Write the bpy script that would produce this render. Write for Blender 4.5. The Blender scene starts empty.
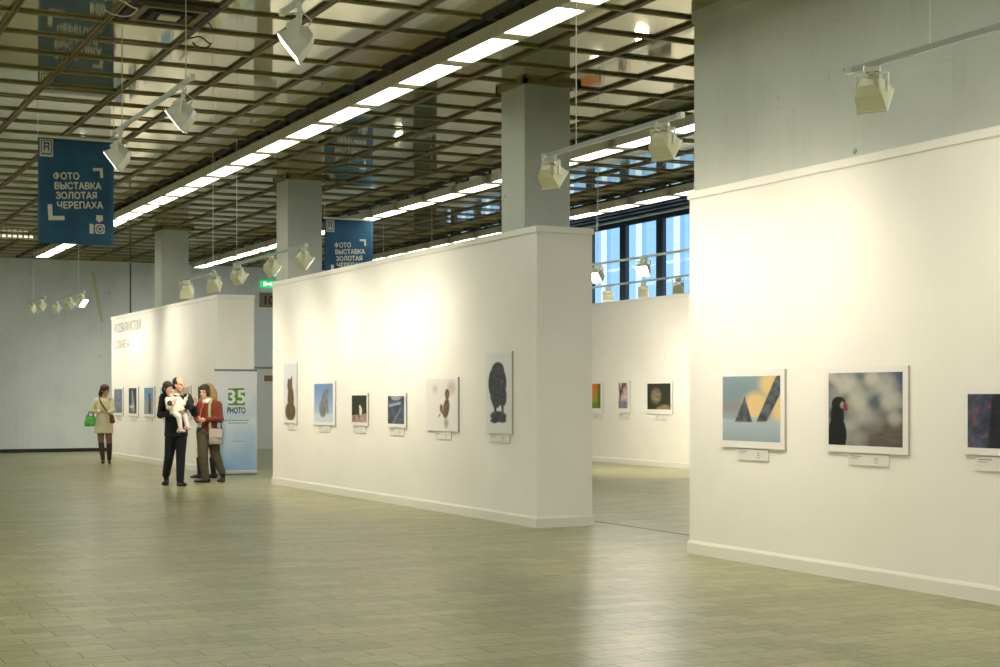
import bpy, bmesh, math, random
import numpy as np
from mathutils import Vector, Matrix
random.seed(7)
SC = bpy.context.scene
COL = SC.collection
# ------------------------------------------------------------------ camera, world, exposure
EYE = 1.45
cam_d = bpy.data.cameras.new('camera')
cam_d.sensor_width = 36.0
cam_d.lens = 36.0 * 1529.1 / 1000.0
cam_d.shift_y = 0.0626
cam_d.clip_end = 300
cam = bpy.data.objects.new('camera', cam_d)
COL.objects.link(cam)
cam.location = (0, 0, EYE)
cam.rotation_euler = (math.radians(90), 0, -0.4581)
SC.camera = cam
SC.view_settings.view_transform = 'Standard'
SC.view_settings.look = 'None'
SC.view_settings.gamma = 1.0
SC.view_settings.use_curve_mapping = False
SC.view_settings.exposure = 0.26
SC.cycles.use_denoising = True
SC.cycles.max_bounces = 10
SC.cycles.diffuse_bounces = 6
SC.cycles.glossy_bounces = 5
SC.cycles.transparent_max_bounces = 10
SC.cycles.sample_clamp_indirect = 8.0
SC.cycles.caustics_reflective = False
SC.cycles.caustics_refractive = False

wd = bpy.data.worlds.new('daylight')
SC.world = wd
wd.use_nodes = True
nt = wd.node_tree
nt.nodes.clear()
w_out = nt.nodes.new('ShaderNodeOutputWorld')
w_bg = nt.nodes.new('ShaderNodeBackground')
w_tc = nt.nodes.new('ShaderNodeTexCoord')
w_sep = nt.nodes.new('ShaderNodeSeparateXYZ')
w_rmp = nt.nodes.new('ShaderNodeValToRGB')
w_rmp.color_ramp.elements[0].position = 0.0
w_rmp.color_ramp.elements[0].color = (0.74, 0.88, 1.0, 1)
w_rmp.color_ramp.elements[1].position = 0.6
w_rmp.color_ramp.elements[1].color = (0.58, 0.77, 1.0, 1)
nt.links.new(w_tc.outputs['Generated'], w_sep.inputs[0])
nt.links.new(w_sep.outputs['Z'], w_rmp.inputs[0])
nt.links.new(w_rmp.outputs[0], w_bg.inputs['Color'])
w_bg.inputs['Strength'].default_value = 1.45
nt.links.new(w_bg.outputs[0], w_out.inputs[0])

TUBE_STRENGTH = 7.6            # fluorescent diffusers
SPOT_W = 66.0                  # each lit track spotlight
FAR_ROW_W = 500.0              # unseen rows added to light the hall, no fixtures built

def area_row(name, x, y0, y1, watts):
    d = bpy.data.lights.new(name, 'AREA')
    d.shape = 'RECTANGLE'; d.size = 0.25; d.size_y = y1 - y0
    d.energy = watts; d.color = (0.97, 1.0, 0.93)
    o = bpy.data.objects.new(name, d); COL.objects.link(o)
    o.location = (x, (y0 + y1) / 2, 4.80)
area_row('unseen_row_light', -2.0, 0.0, 39.0, FAR_ROW_W * 1.5)  # added fill, no such row is seen
area_row('unseen_row_light', -5.9, 0.0, 39.0, FAR_ROW_W * 1.3)  # second added fill row, also unseen
area_row('unseen_row_light', 6.4, -3.0, 6.0, FAR_ROW_W * 0.18)
area_row('unseen_row_light', 10.6, -3.0, 12.0, FAR_ROW_W * 0.3)
area_row('unseen_row_light', 2.3, -3.0, 4.0, FAR_ROW_W * 0.18)  # unseen fill added at the camera end of the hall

# ------------------------------------------------------------------ materials
def lin(c):
    return tuple(((v / 255) / 12.92 if v / 255 <= 0.04045 else ((v / 255 + 0.055) / 1.055) ** 2.4) for v in c)

MATS = {}
def mat(name, rgb, rough=0.6, metal=0.0, spec=0.5, emit=None, estr=0.0):
    """plain principled material, rgb in sRGB 0-255"""
    if name in MATS: return MATS[name]
    m = bpy.data.materials.new(name); m.use_nodes = True
    b = m.node_tree.nodes['Principled BSDF']
    b.inputs['Base Color'].default_value = (*lin(rgb), 1)
    b.inputs['Roughness'].default_value = rough
    b.inputs['Metallic'].default_value = metal
    b.inputs['Specular IOR Level'].default_value = spec
    if emit:
        b.inputs['Emission Color'].default_value = (*emit, 1)
        b.inputs['Emission Strength'].default_value = estr
    MATS[name] = m
    return m

def noisy(name, rgb, rgb2, scale=3.0, rough=0.7, stretch=(1, 1, 1), bump=0.0, detail=6, lo=0.35, hi=0.65, spec=0.4):
    """two-tone noise material in object space"""
    m = mat(name, rgb, rough, 0, spec)
    t = m.node_tree; b = t.nodes['Principled BSDF']
    tc = t.nodes.new('ShaderNodeTexCoord'); mp = t.nodes.new('ShaderNodeMapping')
    mp.inputs['Scale'].default_value = stretch
    n = t.nodes.new('ShaderNodeTexNoise'); n.inputs['Scale'].default_value = scale; n.inputs['Detail'].default_value = detail
    r = t.nodes.new('ShaderNodeValToRGB')
    r.color_ramp.elements[0].position = lo; r.color_ramp.elements[0].color = (*lin(rgb), 1)
    r.color_ramp.elements[1].position = hi; r.color_ramp.elements[1].color = (*lin(rgb2), 1)
    t.links.new(tc.outputs['Object'], mp.inputs[0]); t.links.new(mp.outputs[0], n.inputs['Vector'])
    t.links.new(n.outputs['Fac'], r.inputs[0]); t.links.new(r.outputs[0], b.inputs['Base Color'])
    if bump:
        bp = t.nodes.new('ShaderNodeBump'); bp.inputs['Strength'].default_value = bump; bp.inputs['Distance'].default_value = 0.02
        t.links.new(n.outputs['Fac'], bp.inputs['Height']); t.links.new(bp.outputs[0], b.inputs['Normal'])
    return m

def floor_material():
    m = bpy.data.materials.new('parquet'); m.use_nodes = True
    t = m.node_tree; b = t.nodes['Principled BSDF']; L = t.links.new
    tc = t.nodes.new('ShaderNodeTexCoord')
    br = t.nodes.new('ShaderNodeTexBrick')
    br.inputs['Scale'].default_value = 1.0
    br.inputs['Brick Width'].default_value = 0.42; br.inputs['Row Height'].default_value = 0.21
    br.inputs['Mortar Size'].default_value = 0.0045; br.inputs['Mortar Smooth'].default_value = 0.3
    br.inputs['Bias'].default_value = 0.0
    br.inputs['Color1'].default_value = (*lin((174, 172, 132)), 1)
    br.inputs['Color2'].default_value = (*lin((149, 149, 112)), 1)
    br.inputs['Mortar'].default_value = (*lin((104, 100, 68)), 1)
    mp = t.nodes.new('ShaderNodeMapping'); mp.inputs['Scale'].default_value = (4.0, 9.0, 1)
    n = t.nodes.new('ShaderNodeTexNoise'); n.inputs['Scale'].default_value = 2.4; n.inputs['Detail'].default_value = 8; n.inputs['Roughness'].default_value = 0.65
    n2 = t.nodes.new('ShaderNodeTexNoise'); n2.inputs['Scale'].default_value = 0.5; n2.inputs['Detail'].default_value = 4
    r = t.nodes.new('ShaderNodeValToRGB')
    r.color_ramp.elements[0].position = 0.3; r.color_ramp.elements[0].color = (0.66, 0.67, 0.62, 1)
    r.color_ramp.elements[1].position = 0.7; r.color_ramp.elements[1].color = (1.18, 1.15, 1.10, 1)
    mx = t.nodes.new('ShaderNodeMix'); mx.data_type = 'RGBA'; mx.blend_type = 'MULTIPLY'; mx.inputs['Factor'].default_value = 0.9
    L(tc.outputs['Object'], br.inputs['Vector']); L(tc.outputs['Object'], mp.inputs[0]); L(mp.outputs[0], n.inputs['Vector'])
    L(tc.outputs['Object'], n2.inputs['Vector'])
    L(n.outputs['Fac'], r.inputs[0]); L(br.outputs['Color'], mx.inputs['A']); L(r.outputs[0], mx.inputs['B'])
    L(mx.outputs['Result'], b.inputs['Base Color'])
    mr = t.nodes.new('ShaderNodeMapRange'); mr.inputs['To Min'].default_value = 0.25; mr.inputs['To Max'].default_value = 0.35
    L(n2.outputs['Fac'], mr.inputs['Value']); L(mr.outputs[0], b.inputs['Roughness'])
    bp = t.nodes.new('ShaderNodeBump'); bp.inputs['Strength'].default_value = 0.04; bp.inputs['Distance'].default_value = 0.01
    L(n.outputs['Fac'], bp.inputs['Height']); L(bp.outputs[0], b.inputs['Normal'])
    b.inputs['Specular IOR Level'].default_value = 0.16
    return m

def mirror_material():
    m = bpy.data.materials.new('mirror_panel'); m.use_nodes = True
    t = m.node_tree; t.nodes.clear(); L = t.links.new
    o = t.nodes.new('ShaderNodeOutputMaterial'); mix = t.nodes.new('ShaderNodeMixShader')
    g = t.nodes.new('ShaderNodeBsdfGlossy'); d = t.nodes.new('ShaderNodeBsdfDiffuse')
    tc = t.nodes.new('ShaderNodeTexCoord'); n = t.nodes.new('ShaderNodeTexNoise')
    n.inputs['Scale'].default_value = 0.55; n.inputs['Detail'].default_value = 1
    r = t.nodes.new('ShaderNodeValToRGB')
    r.color_ramp.elements[0].position = 0.35; r.color_ramp.elements[0].color = (0.76, 0.75, 0.62, 1)
    r.color_ramp.elements[1].position = 0.7; r.color_ramp.elements[1].color = (0.90, 0.88, 0.76, 1)
    L(tc.outputs['Object'], n.inputs['Vector']); L(n.outputs['Fac'], r.inputs[0]); L(r.outputs[0], g.inputs['Color'])
    g.inputs['Roughness'].default_value = 0.045
    d.inputs['Color'].default_value = (*lin((132, 130, 100)), 1)
    mix.inputs[0].default_value = 0.70
    L(d.outputs[0], mix.inputs[1]); L(g.outputs[0], mix.inputs[2]); L(mix.outputs[0], o.inputs[0])
    return m

def concrete_material(name, rgb, rgb2):
    """board-marked painted concrete: soft blotches, fine vertical board lines, small stains"""
    m = noisy(name, rgb, rgb2, 0.9, 0.85, (1, 1, 0.6), 0.0)
    t = m.node_tree; b = t.nodes['Principled BSDF']; L = t.links.new
    src = b.inputs['Base Color'].links[0].from_socket
    tc = t.nodes.new('ShaderNodeTexCoord')
    br = t.nodes.new('ShaderNodeTexBrick')
    mp = t.nodes.new('ShaderNodeMapping'); mp.inputs['Rotation'].default_value = (math.radians(90), 0, math.radians(90))
    br.inputs['Scale'].default_value = 1.0; br.inputs['Brick Width'].default_value = 1.3; br.inputs['Row Height'].default_value = 0.11
    br.inputs['Mortar Size'].default_value = 0.0035; br.inputs['Mortar Smooth'].default_value = 1.0; br.offset = 0.37
    br.inputs['Color1'].default_value = (1, 1, 1, 1); br.inputs['Color2'].default_value = (0.93, 0.94, 0.93, 1)
    br.inputs['Mortar'].default_value = (0.72, 0.74, 0.72, 1)
    sx = t.nodes.new('ShaderNodeSeparateXYZ'); ad = t.nodes.new('ShaderNodeMath'); cb = t.nodes.new('ShaderNodeCombineXYZ')
    L(tc.outputs['Object'], sx.inputs[0]); L(sx.outputs['X'], ad.inputs[0]); L(sx.outputs['Y'], ad.inputs[1])
    L(sx.outputs['Z'], cb.inputs['X']); L(ad.outputs[0], cb.inputs['Y']); L(cb.outputs[0], br.inputs['Vector'])
    nz = t.nodes.new('ShaderNodeTexNoise'); nz.inputs['Scale'].default_value = 2.2; nz.inputs['Detail'].default_value = 2
    L(tc.outputs['Object'], nz.inputs['Vector'])
    rr = t.nodes.new('ShaderNodeValToRGB'); rr.color_ramp.elements[0].position = 0.45; rr.color_ramp.elements[1].position = 0.7
    L(nz.outputs['Fac'], rr.inputs[0])
    mx = t.nodes.new('ShaderNodeMix'); mx.data_type = 'RGBA'; mx.blend_type = 'MULTIPLY'
    L(rr.outputs[0], mx.inputs['Factor']); L(src, mx.inputs['A']); L(br.outputs['Color'], mx.inputs['B'])
    ns = t.nodes.new('ShaderNodeTexNoise'); ns.inputs['Scale'].default_value = 9; ns.inputs['Detail'].default_value = 3
    L(tc.outputs['Object'], ns.inputs['Vector'])
    rs = t.nodes.new('ShaderNodeValToRGB'); rs.color_ramp.elements[0].position = 0.22; rs.color_ramp.elements[0].color = (0.45, 0.47, 0.44, 1)
    rs.color_ramp.elements[1].position = 0.29; rs.color_ramp.elements[1].color = (1, 1, 1, 1)
    L(ns.outputs['Fac'], rs.inputs[0])
    m2 = t.nodes.new('ShaderNodeMix'); m2.data_type = 'RGBA'; m2.blend_type = 'MULTIPLY'; m2.inputs['Factor'].default_value = 1
    L(mx.outputs['Result'], m2.inputs['A']); L(rs.outputs[0], m2.inputs['B'])
    L(m2.outputs['Result'], b.inputs['Base Color'])
    return m

def glass_material(name, tint, gloss=0.08):
    m = bpy.data.materials.new(name); m.use_nodes = True
    t = m.node_tree; t.nodes.clear(); L = t.links.new
    o = t.nodes.new('ShaderNodeOutputMaterial'); mix = t.nodes.new('ShaderNodeMixShader')
    tr = t.nodes.new('ShaderNodeBsdfTransparent'); g = t.nodes.new('ShaderNodeBsdfGlossy')
    tr.inputs['Color'].default_value = (*tint, 1); g.inputs['Roughness'].default_value = 0.05
    mix.inputs[0].default_value = gloss
    L(tr.outputs[0], mix.inputs[1]); L(g.outputs[0], mix.inputs[2]); L(mix.outputs[0], o.inputs[0])
    return m

def print_material():
    m = bpy.data.materials.new('printed_photo'); m.use_nodes = True
    t = m.node_tree; b = t.nodes['Principled BSDF']
    a = t.nodes.new('ShaderNodeVertexColor'); a.layer_name = 'ink'
    t.links.new(a.outputs['Color'], b.inputs['Base Color'])
    b.inputs['Roughness'].default_value = 0.45; b.inputs['Specular IOR Level'].default_value = 0.3
    return m

M_FLOOR = floor_material()
M_MIRROR = mirror_material()
M_PANEL = noisy('white_wall_paint', (235, 232, 222), (242, 239, 229), 0.7, 0.75)
M_BASE = mat('white_baseboard', (232, 229, 216), 0.45)
M_CONC = concrete_material('painted_concrete', (184, 187, 175), (196, 199, 187))
M_BACK = concrete_material('grey_wall_panels', (216, 222, 220), (226, 231, 228))
M_BAR = noisy('brown_grid_metal', (142, 130, 82), (124, 113, 68), 2.0, 0.5)
M_BARD = noisy('dark_grid_metal', (112, 98, 62), (94, 81, 50), 2.0, 0.5)
M_DARK = mat('dark_slot', (34, 32, 26), 0.7)
M_HOUS = mat('fixture_grey', (200, 194, 172), 0.5)
M_TUBE = mat('fluorescent_diffuser', (255, 255, 250), 0.5, emit=(0.97, 1.0, 0.93), estr=TUBE_STRENGTH)
M_ROD = mat('hanger_dark', (50, 48, 42), 0.6)
M_WIRE = mat('pale_wire', (205, 205, 190), 0.5)
M_RAIL = mat('white_rail', (188, 196, 192), 0.35)
M_SPOT = mat('cream_lamp_metal', (222, 221, 190), 0.4)
M_SPOTW = mat('white_lamp_metal', (230, 231, 218), 0.4)
M_LENS = mat('lit_lens', (255, 250, 240), 0.3, emit=(1.0, 0.93, 0.80), estr=14.0)
M_BOARD = mat('white_board', (236, 232, 226), 0.5)
M_PRINT = print_material()
M_EDGE_SHADE = mat('board_edge_shaded', (172, 168, 160), 0.6)  # shade on the white board's sides put into a greyer colour
M_CARD = mat('caption_white', (226, 222, 214), 0.5)
M_INK = mat('caption_ink', (120, 118, 116), 0.6)
M_MULL = mat('dark_mullion', (44, 52, 54), 0.5)
M_SOFF = noisy('dark_soffit', (66, 72, 74), (50, 56, 58), 3.0, 0.5)
M_GLASS = glass_material('blue_daylight_glass', (0.60, 0.76, 0.92))  # blue of the daylight put into the glass tint
M_GLASS2 = glass_material('clear_glass', (0.90, 0.96, 0.99))
M_GLASS3 = glass_material('blue_deep_daylight_glass', (0.53, 0.70, 0.90))

# ------------------------------------------------------------------ mesh helpers
class MB:
    """collects simple shapes into one mesh"""
    def __init__(s): s.v = []; s.f = []; s.mi = []
    def add(s, vs, fs, mi=0):
        o = len(s.v); s.v += [tuple(p) for p in vs]; s.f += [tuple(i + o for i in f) for f in fs]; s.mi += [mi] * len(fs); return s
    def box(s, x0, x1, y0, y1, z0, z1, mi=0, M=None):
        vs = [Vector((x, y, z)) for z in (z0, z1) for y in (y0, y1) for x in (x0, x1)]
        if M is not None: vs = [M @ v for v in vs]
        return s.add(vs, [(0, 2, 3, 1), (4, 5, 7, 6), (0, 1, 5, 4), (2, 6, 7, 3), (0, 4, 6, 2), (1, 3, 7, 5)], mi)
    def frustum(s, ring0, ring1, mi=0):
        n = len(ring0)
        fs = [(i, (i + 1) % n, n + (i + 1) % n, n + i) for i in range(n)]
        return s.add(list(ring0) + list(ring1), fs + [tuple(reversed(range(n))), tuple(range(n, 2 * n))], mi)
    def tube(s, pts, r, n=8, mi=0, closed_caps=True):
        pts = [Vector(p) for p in pts]; rs = r if isinstance(r, (list, tuple)) else [r] * len(pts)
        o = len(s.v); fr = None
        for i, p in enumerate(pts):
            d = (pts[min(i + 1, len(pts) - 1)] - pts[max(i - 1, 0)]).normalized()
            if fr is None:
                a = Vector((0, 0, 1)) if abs(d.z) < 0.9 else Vector((1, 0, 0))
                fr = d.cross(a).normalized()
            fr = (fr - d * fr.dot(d)).normalized(); g = d.cross(fr)
            for k in range(n):
                t = 2 * math.pi * k / n
                s.v.append(tuple(p + (fr * math.cos(t) + g * math.sin(t)) * rs[i]))
        for i in range(len(pts) - 1):
            for k in range(n):
                s.f.append((o + i * n + k, o + i * n + (k + 1) % n, o + (i + 1) * n + (k + 1) % n, o + (i + 1) * n + k)); s.mi.append(mi)
        if closed_caps:
            s.f.append(tuple(o + k for k in reversed(range(n)))); s.mi.append(mi)
            e = o + (len(pts) - 1) * n
            s.f.append(tuple(e + k for k in range(n))); s.mi.append(mi)
        return s
    def build(s, name, mats, parent=None, smooth=False, bevel=0.0, fix=True):
        me = bpy.data.meshes.new(name); me.from_pydata(s.v, [], s.f)
        for m in (mats if isinstance(mats, (list, tuple)) else [mats]): me.materials.append(m)
        for p, i in zip(me.polygons, s.mi): p.material_index = i; p.use_smooth = smooth
        if fix:
            bm = bmesh.new(); bm.from_mesh(me); bmesh.ops.recalc_face_normals(bm, faces=bm.faces); bm.to_mesh(me); bm.free()
        me.update()
        o = bpy.data.objects.new(name, me); COL.objects.link(o)
        if parent is not None: o.parent = parent
        if bevel:
            b = o.modifiers.new('bevel', 'BEVEL'); b.width = bevel; b.segments = 2; b.limit_method = 'ANGLE'
        return o

def tag(o, label=None, cat=None, group=None, kind=None):
    for k, v in (('label', label), ('category', cat), ('group', group), ('kind', kind)):
        if v: o[k] = v
    return o
def empty(name, loc=(0, 0, 0), rz=0.0):
    o = bpy.data.objects.new(name, None); COL.objects.link(o); o.location = loc; o.rotation_euler = (0, 0, rz); o.empty_display_size = 0.1
    return o
def copy_tree(o, parent=None):
    c = o.copy(); COL.objects.link(c)
    if parent is not None: c.parent = parent
    for ch in list(o.children): copy_tree(ch, c)
    return c
def struct(o, label=None):
    o['kind'] = 'structure'
    if label: o['label'] = label
    return o
def text_mesh(s, size, bold=0.0, align='LEFT'):
    """returns vertices and faces of flat lettering in the local xy plane"""
    cu = bpy.data.curves.new('lettering', 'FONT'); cu.body = s; cu.size = size; cu.align_x = align; cu.resolution_u = 3
    o = bpy.data.objects.new('lettering', cu); COL.objects.link(o)
    dg = bpy.context.evaluated_depsgraph_get(); me = bpy.data.meshes.new_from_object(o.evaluated_get(dg))
    v0 = [v.co.copy() for v in me.vertices]; f0 = [tuple(p.vertices) for p in me.polygons]; vs, fs = [], []
    for dx, dy in (((0, 0),) if not bold else ((-bold, 0), (bold, 0), (0, -bold), (0, bold), (0, 0))):     # heavier strokes
        q = len(vs) // max(1, len(v0)) * 0.0004; fs += [tuple(i + len(vs) for i in f) for f in f0]; vs += [v + Vector((dx, dy, q)) for v in v0]
    bpy.data.objects.remove(o); bpy.data.curves.remove(cu); bpy.data.meshes.remove(me)
    return vs, fs

# ------------------------------------------------------------------ the hall
X0 = 7.787                 # plane of the three display walls
HW = 3.328                 # their height
HC = 4.985                 # underside of the ceiling grid
MIRZ = 5.006
YB = 40.7                  # back wall
XW = 17.3                  # window wall
GX = lambda i: 3.0454 + 0.8405 * i
GY = lambda j: 12.9198 + 0.8361 * j

fl = struct(MB().box(-9, 18.0, -5, 41.0, -0.1, 0.0).build('floor', M_FLOOR), 'olive parquet floor with a dull shine')
struct(MB().box(8.80, 8.835, 9.0, 27.2, 0.0, 0.003).build('trim_1', mat('floor_joint', (92, 92, 74), 0.5)), 'dark floor joint running along the hall')
struct(MB().box(-9, 18, YB, YB + 0.2, 0, 5.5).build('wall_back', M_BACK), 'grey panelled back wall of the hall')
struct(MB().box(-9.2, -9, -5, 41, 0, 5.5).build('wall_left', M_PANEL))
struct(MB().box(-9, 18, -5.2, -5, 0, 5.5).build('wall_front', M_PANEL))
struct(MB().box(-9, 9.1, YB - 0.03, YB, 0.0, 0.09).build('baseboard_back', mat('black_base', (28, 32, 30), 0.6)), 'black base strip along the back wall')
struct(MB().box(9.12, 9.16, YB - 0.012, YB, 0.0, 4.98).build('trim_2', mat('panel_joint', (96, 104, 100), 0.7)), 'dark vertical joint in the grey back wall')

# ceiling: mirror panels, each very slightly out of true, and the metal grid that carries them
cm = MB(); cm2 = MB()
for i in range(-15, 13):
    for j in range(-21, 33):
        xa, xb, ya, yb = GX(i), GX(i + 1), GY(j), GY(j + 1)
        tx, ty = random.gauss(0, 0.0022), random.gauss(0, 0.0022)
        hx, hy = (xb - xa) / 2, (yb - ya) / 2
        vs = [(xa, ya, MIRZ - tx * hx - ty * hy), (xa, yb, MIRZ - tx * hx + ty * hy), (xb, yb, MIRZ + tx * hx + ty * hy), (xb, ya, MIRZ + tx * hx - ty * hy)]
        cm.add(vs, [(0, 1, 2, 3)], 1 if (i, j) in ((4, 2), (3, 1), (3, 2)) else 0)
M_TAN_REFL = mat('tan_reflection_panel', (150, 126, 84), 0.12, 0.55)  # tan reflections put into the colour of three mirror panels
ceil = struct(cm.build('ceiling', [M_MIRROR, M_TAN_REFL], fix=False), 'mirrored ceiling panels in a brown metal grid')
gm = MB()
for j in range(-21, 34): gm.box(GX(-15), GX(13) + 0.4, GY(j) - 0.021, GY(j) + 0.021, HC - 0.004, HC + 0.016)
gd = MB()
for i in range(-15, 14):
    if i in (4, 9, 13): continue
    gd.box(GX(i) - 0.028, GX(i) - 0.006, GY(-21), GY(33), HC - 0.008, HC + 0.016)
    gd.box(GX(i) + 0.006, GX(i) + 0.028, GY(-21), GY(33), HC - 0.008, HC + 0.016)
gm.build('cross_bar_grid', M_BAR, ceil); gd.build('runner_grid', M_BARD, ceil)
struct(MB().box(-9, 14.5, -5, 41, 5.10, 5.2).build('ceiling_slab', M_DARK))
sm = MB()
sm.box(14.42, 17.6, -5, 41, 5.42, 5.5)
for k in range(9): sm.box(14.6 + 0.33 * k, 14.7 + 0.33 * k, -5, 41, 5.34, 5.42)
sm.box(14.38, 14.44, -5, 41, 4.96, 5.45)
struct(sm.build('ceiling_soffit', M_SOFF), 'dark slatted soffit beside the windows')
for n, i in enumerate((4, 9, 13)):
    t = MB(); x = GX(i)
    t.box(x - 0.23, x - 0.17, GY(-21), GY(33), HC - 0.008, HC + 0.016).box(x + 0.17, x + 0.23, GY(-21), GY(33), HC - 0.008, HC + 0.016)
    struct(t.build('trim_%d' % (n + 3), M_DARK), 'dark slot in the ceiling above a row of lights')

# display walls (free-standing white partitions), each with a cap and a baseboard
def display_wall(side, x0, x1, y0, y1, h, caption):
    i = 0.018
    w = struct(MB().box(x0 + i, x1 - i, y0 + i, y1 - i, 0, h - 0.04).build('wall_' + side, M_PANEL), caption)
    b = MB(); e = 0.0
    b.box(x0 - e, x1 + e, y0 - e, y1 + e, 0, 0.10); b.frustum(
        [(x0 - e, y0 - e, 0.10), (x1 + e, y0 - e, 0.10), (x1 + e, y1 + e, 0.10), (x0 - e, y1 + e, 0.10)],
        [(x0 + 0.014, y0 + 0.014, 0.125), (x1 - 0.014, y0 + 0.014, 0.125), (x1 - 0.014, y1 - 0.014, 0.125), (x0 + 0.014, y1 - 0.014, 0.125)])
    struct(b.build('baseboard_' + side, M_BASE))
    c = MB().box(x0, x1, y0, y1, h - 0.07, h)
    struct(c.build('trim_cap_' + side, M_PANEL, bevel=0.006))
    return w
display_wall('middle', X0, X0 + 0.733, 14.889, 24.336, HW, 'free-standing white display wall with six photos in the middle of the hall')
display_wall('near', X0, X0 + 0.733, 1.5, 11.893, HW, 'near white display wall with three large photos')
display_wall('far', X0, X0 + 0.733, 27.602, 36.75, HW, 'far white display wall behind the standing visitors')
display_wall('window_side', 16.8, 17.0, 17.0, 38.0, 3.50, 'white display wall below the windows')
UW = MB().box(X0 + 0.085, X0 + 0.70, 0.5, 11.90, HW, 5.03); UW.box(X0 + 0.065, X0 + 0.72, 0.5, 11.915, 4.90, 5.03)
struct(UW.build('wall_upper', M_CONC), 'painted concrete wall above the near display wall')
for n, y in enumerate((15.28, 23.65, 32.02)):
    c = struct(MB().box(7.84, 8.425, y, y + 0.585, 0, 5.03).build('column', M_CONC, bevel=0.008))
    c['label'] = ('nearest concrete column, above the corner of the middle display wall', 'concrete column beside the second blue banner', 'farthest concrete column, above the far display wall')[n]
    k = MB()
    for a, b2, c2, d in ((7.80, 8.53, y - 0.07, y - 0.02), (7.80, 8.53, y + 0.605, y + 0.655), (7.80, 7.85, y - 0.07, y + 0.655), (8.475, 8.525, y - 0.07, y + 0.655)):
        k.box(a, b2, c2, d, HC - 0.03, HC + 0.04)
    k.build('collar', M_BAR, c)

# window wall: sill wall, header, and bays of glass tinted with daylight blue between dark mullions
wm = MB(); wm.box(XW, XW + 0.25, -5, 41, 0, 1.0).box(XW, XW + 0.25, -5, 41, 5.25, 5.5).box(XW, XW + 0.25, -5, 13.0, 1.0, 5.25).box(XW, XW + 0.25, 38.9, 41, 1.0, 5.25)
struct(wm.build('wall_right', M_MULL), 'dark outer wall around the windows')
n = 0
y = 28.965 - 1.505 * 10
while y < 38.5:
    n += 1
    w = MB().box(XW - 0.01, XW + 0.09, y - 0.11, y + 0.13, 1.0, 5.25)
    w.box(XW + 0.02, XW + 0.08, y + 0.13, y + 1.375, 1.0, 1.07).box(XW + 0.02, XW + 0.08, y + 0.13, y + 1.375, 5.19, 5.25).box(XW + 0.02, XW + 0.08, y + 0.13, y + 1.375, 2.9, 2.95)
    fr = struct(w.build('window_%d' % n, M_MULL), 'window bay with daylight blue put into the glass tint')
    a, b = y + 0.13, y + 1.375
    MB().box(XW + 0.045, XW + 0.055, a, a + 0.52, 1.05, 5.2).build('pane', M_GLASS, fr)
    MB().box(XW + 0.045, XW + 0.055, a + 0.52, a + 0.66, 1.05, 5.2).build('pane', M_GLASS3, fr)
    MB().box(XW + 0.045, XW + 0.055, a + 0.66, a + 0.92, 1.05, 5.2).build('pane', M_GLASS2, fr)
    MB().box(XW + 0.045, XW + 0.055, a + 0.92, b, 1.05, 5.2).build('pane', M_GLASS, fr)
    y += 1.505
struct(MB().tube([(16.75, 14.0, 5.20), (16.75, 38.5, 5.20)], 0.028).build('trim_6', M_RAIL), 'pale curtain rail along the top of the windows')

# door and its plate on the back wall
d = MB().box(12.46, 13.6, YB - 0.05, YB, 0.0, 2.20)
dr = struct(d.build('door_1', mat('pale_door', (214, 216, 208), 0.5)), 'pale door in the grey back wall')
pl = MB().box(12.80, 13.08, YB - 0.065, YB - 0.05, 1.86, 2.02).build('door_plate', mat('brown_plate', (142, 112, 70), 0.5), dr)
MB().box(12.40, 12.46, YB - 0.07, YB, 0, 2.26).box(13.60, 13.66, YB - 0.07, YB, 0, 2.26).box(12.40, 13.66, YB - 0.07, YB, 2.20, 2.26).build('door_frame', mat('grey_frame', (140, 144, 134), 0.5), dr)
ex = empty('exit_sign', (12.95, YB, 4.54)); tag(ex, 'green lit emergency exit sign on the back wall', 'sign')
MB().box(-0.24, 0.24, -0.06, 0, -0.09, 0.09).build('sign_case', mat('exit_green', (10, 170, 70), 0.4, emit=(0.0, 0.55, 0.13), estr=1.1), ex)
fg = MB().box(-0.17, -0.10, -0.063, -0.06, -0.055, 0.055).box(-0.10, 0.02, -0.063, -0.06, -0.02, 0.02)
fg.add([(0.02, -0.062, -0.05), (0.02, -0.062, 0.05), (0.10, -0.062, 0.0)], [(0, 1, 2)])
fg.build('arrow_symbol', mat('exit_white', (250, 255, 250), 0.4, emit=(0.9, 1.0, 0.9), estr=1.6), ex)
hs = empty('hall_number_sign', (13.05, YB, 4.10)); tag(hs, 'brown hall number sign below the green exit sign', 'sign')
MB().box(-0.37, 0.37, -0.03, 0, -0.20, 0.20).build('plate', mat('brown_sign', (140, 120, 78), 0.5), hs)
vs, fs = text_mesh('10', 0.34, 0.008)
MB().add([(v.x - 0.29, -0.033 - v.z, v.y - 0.12) for v in vs], fs).build('lettering', mat('sign_dark', (40, 34, 26), 0.5), hs)

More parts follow.
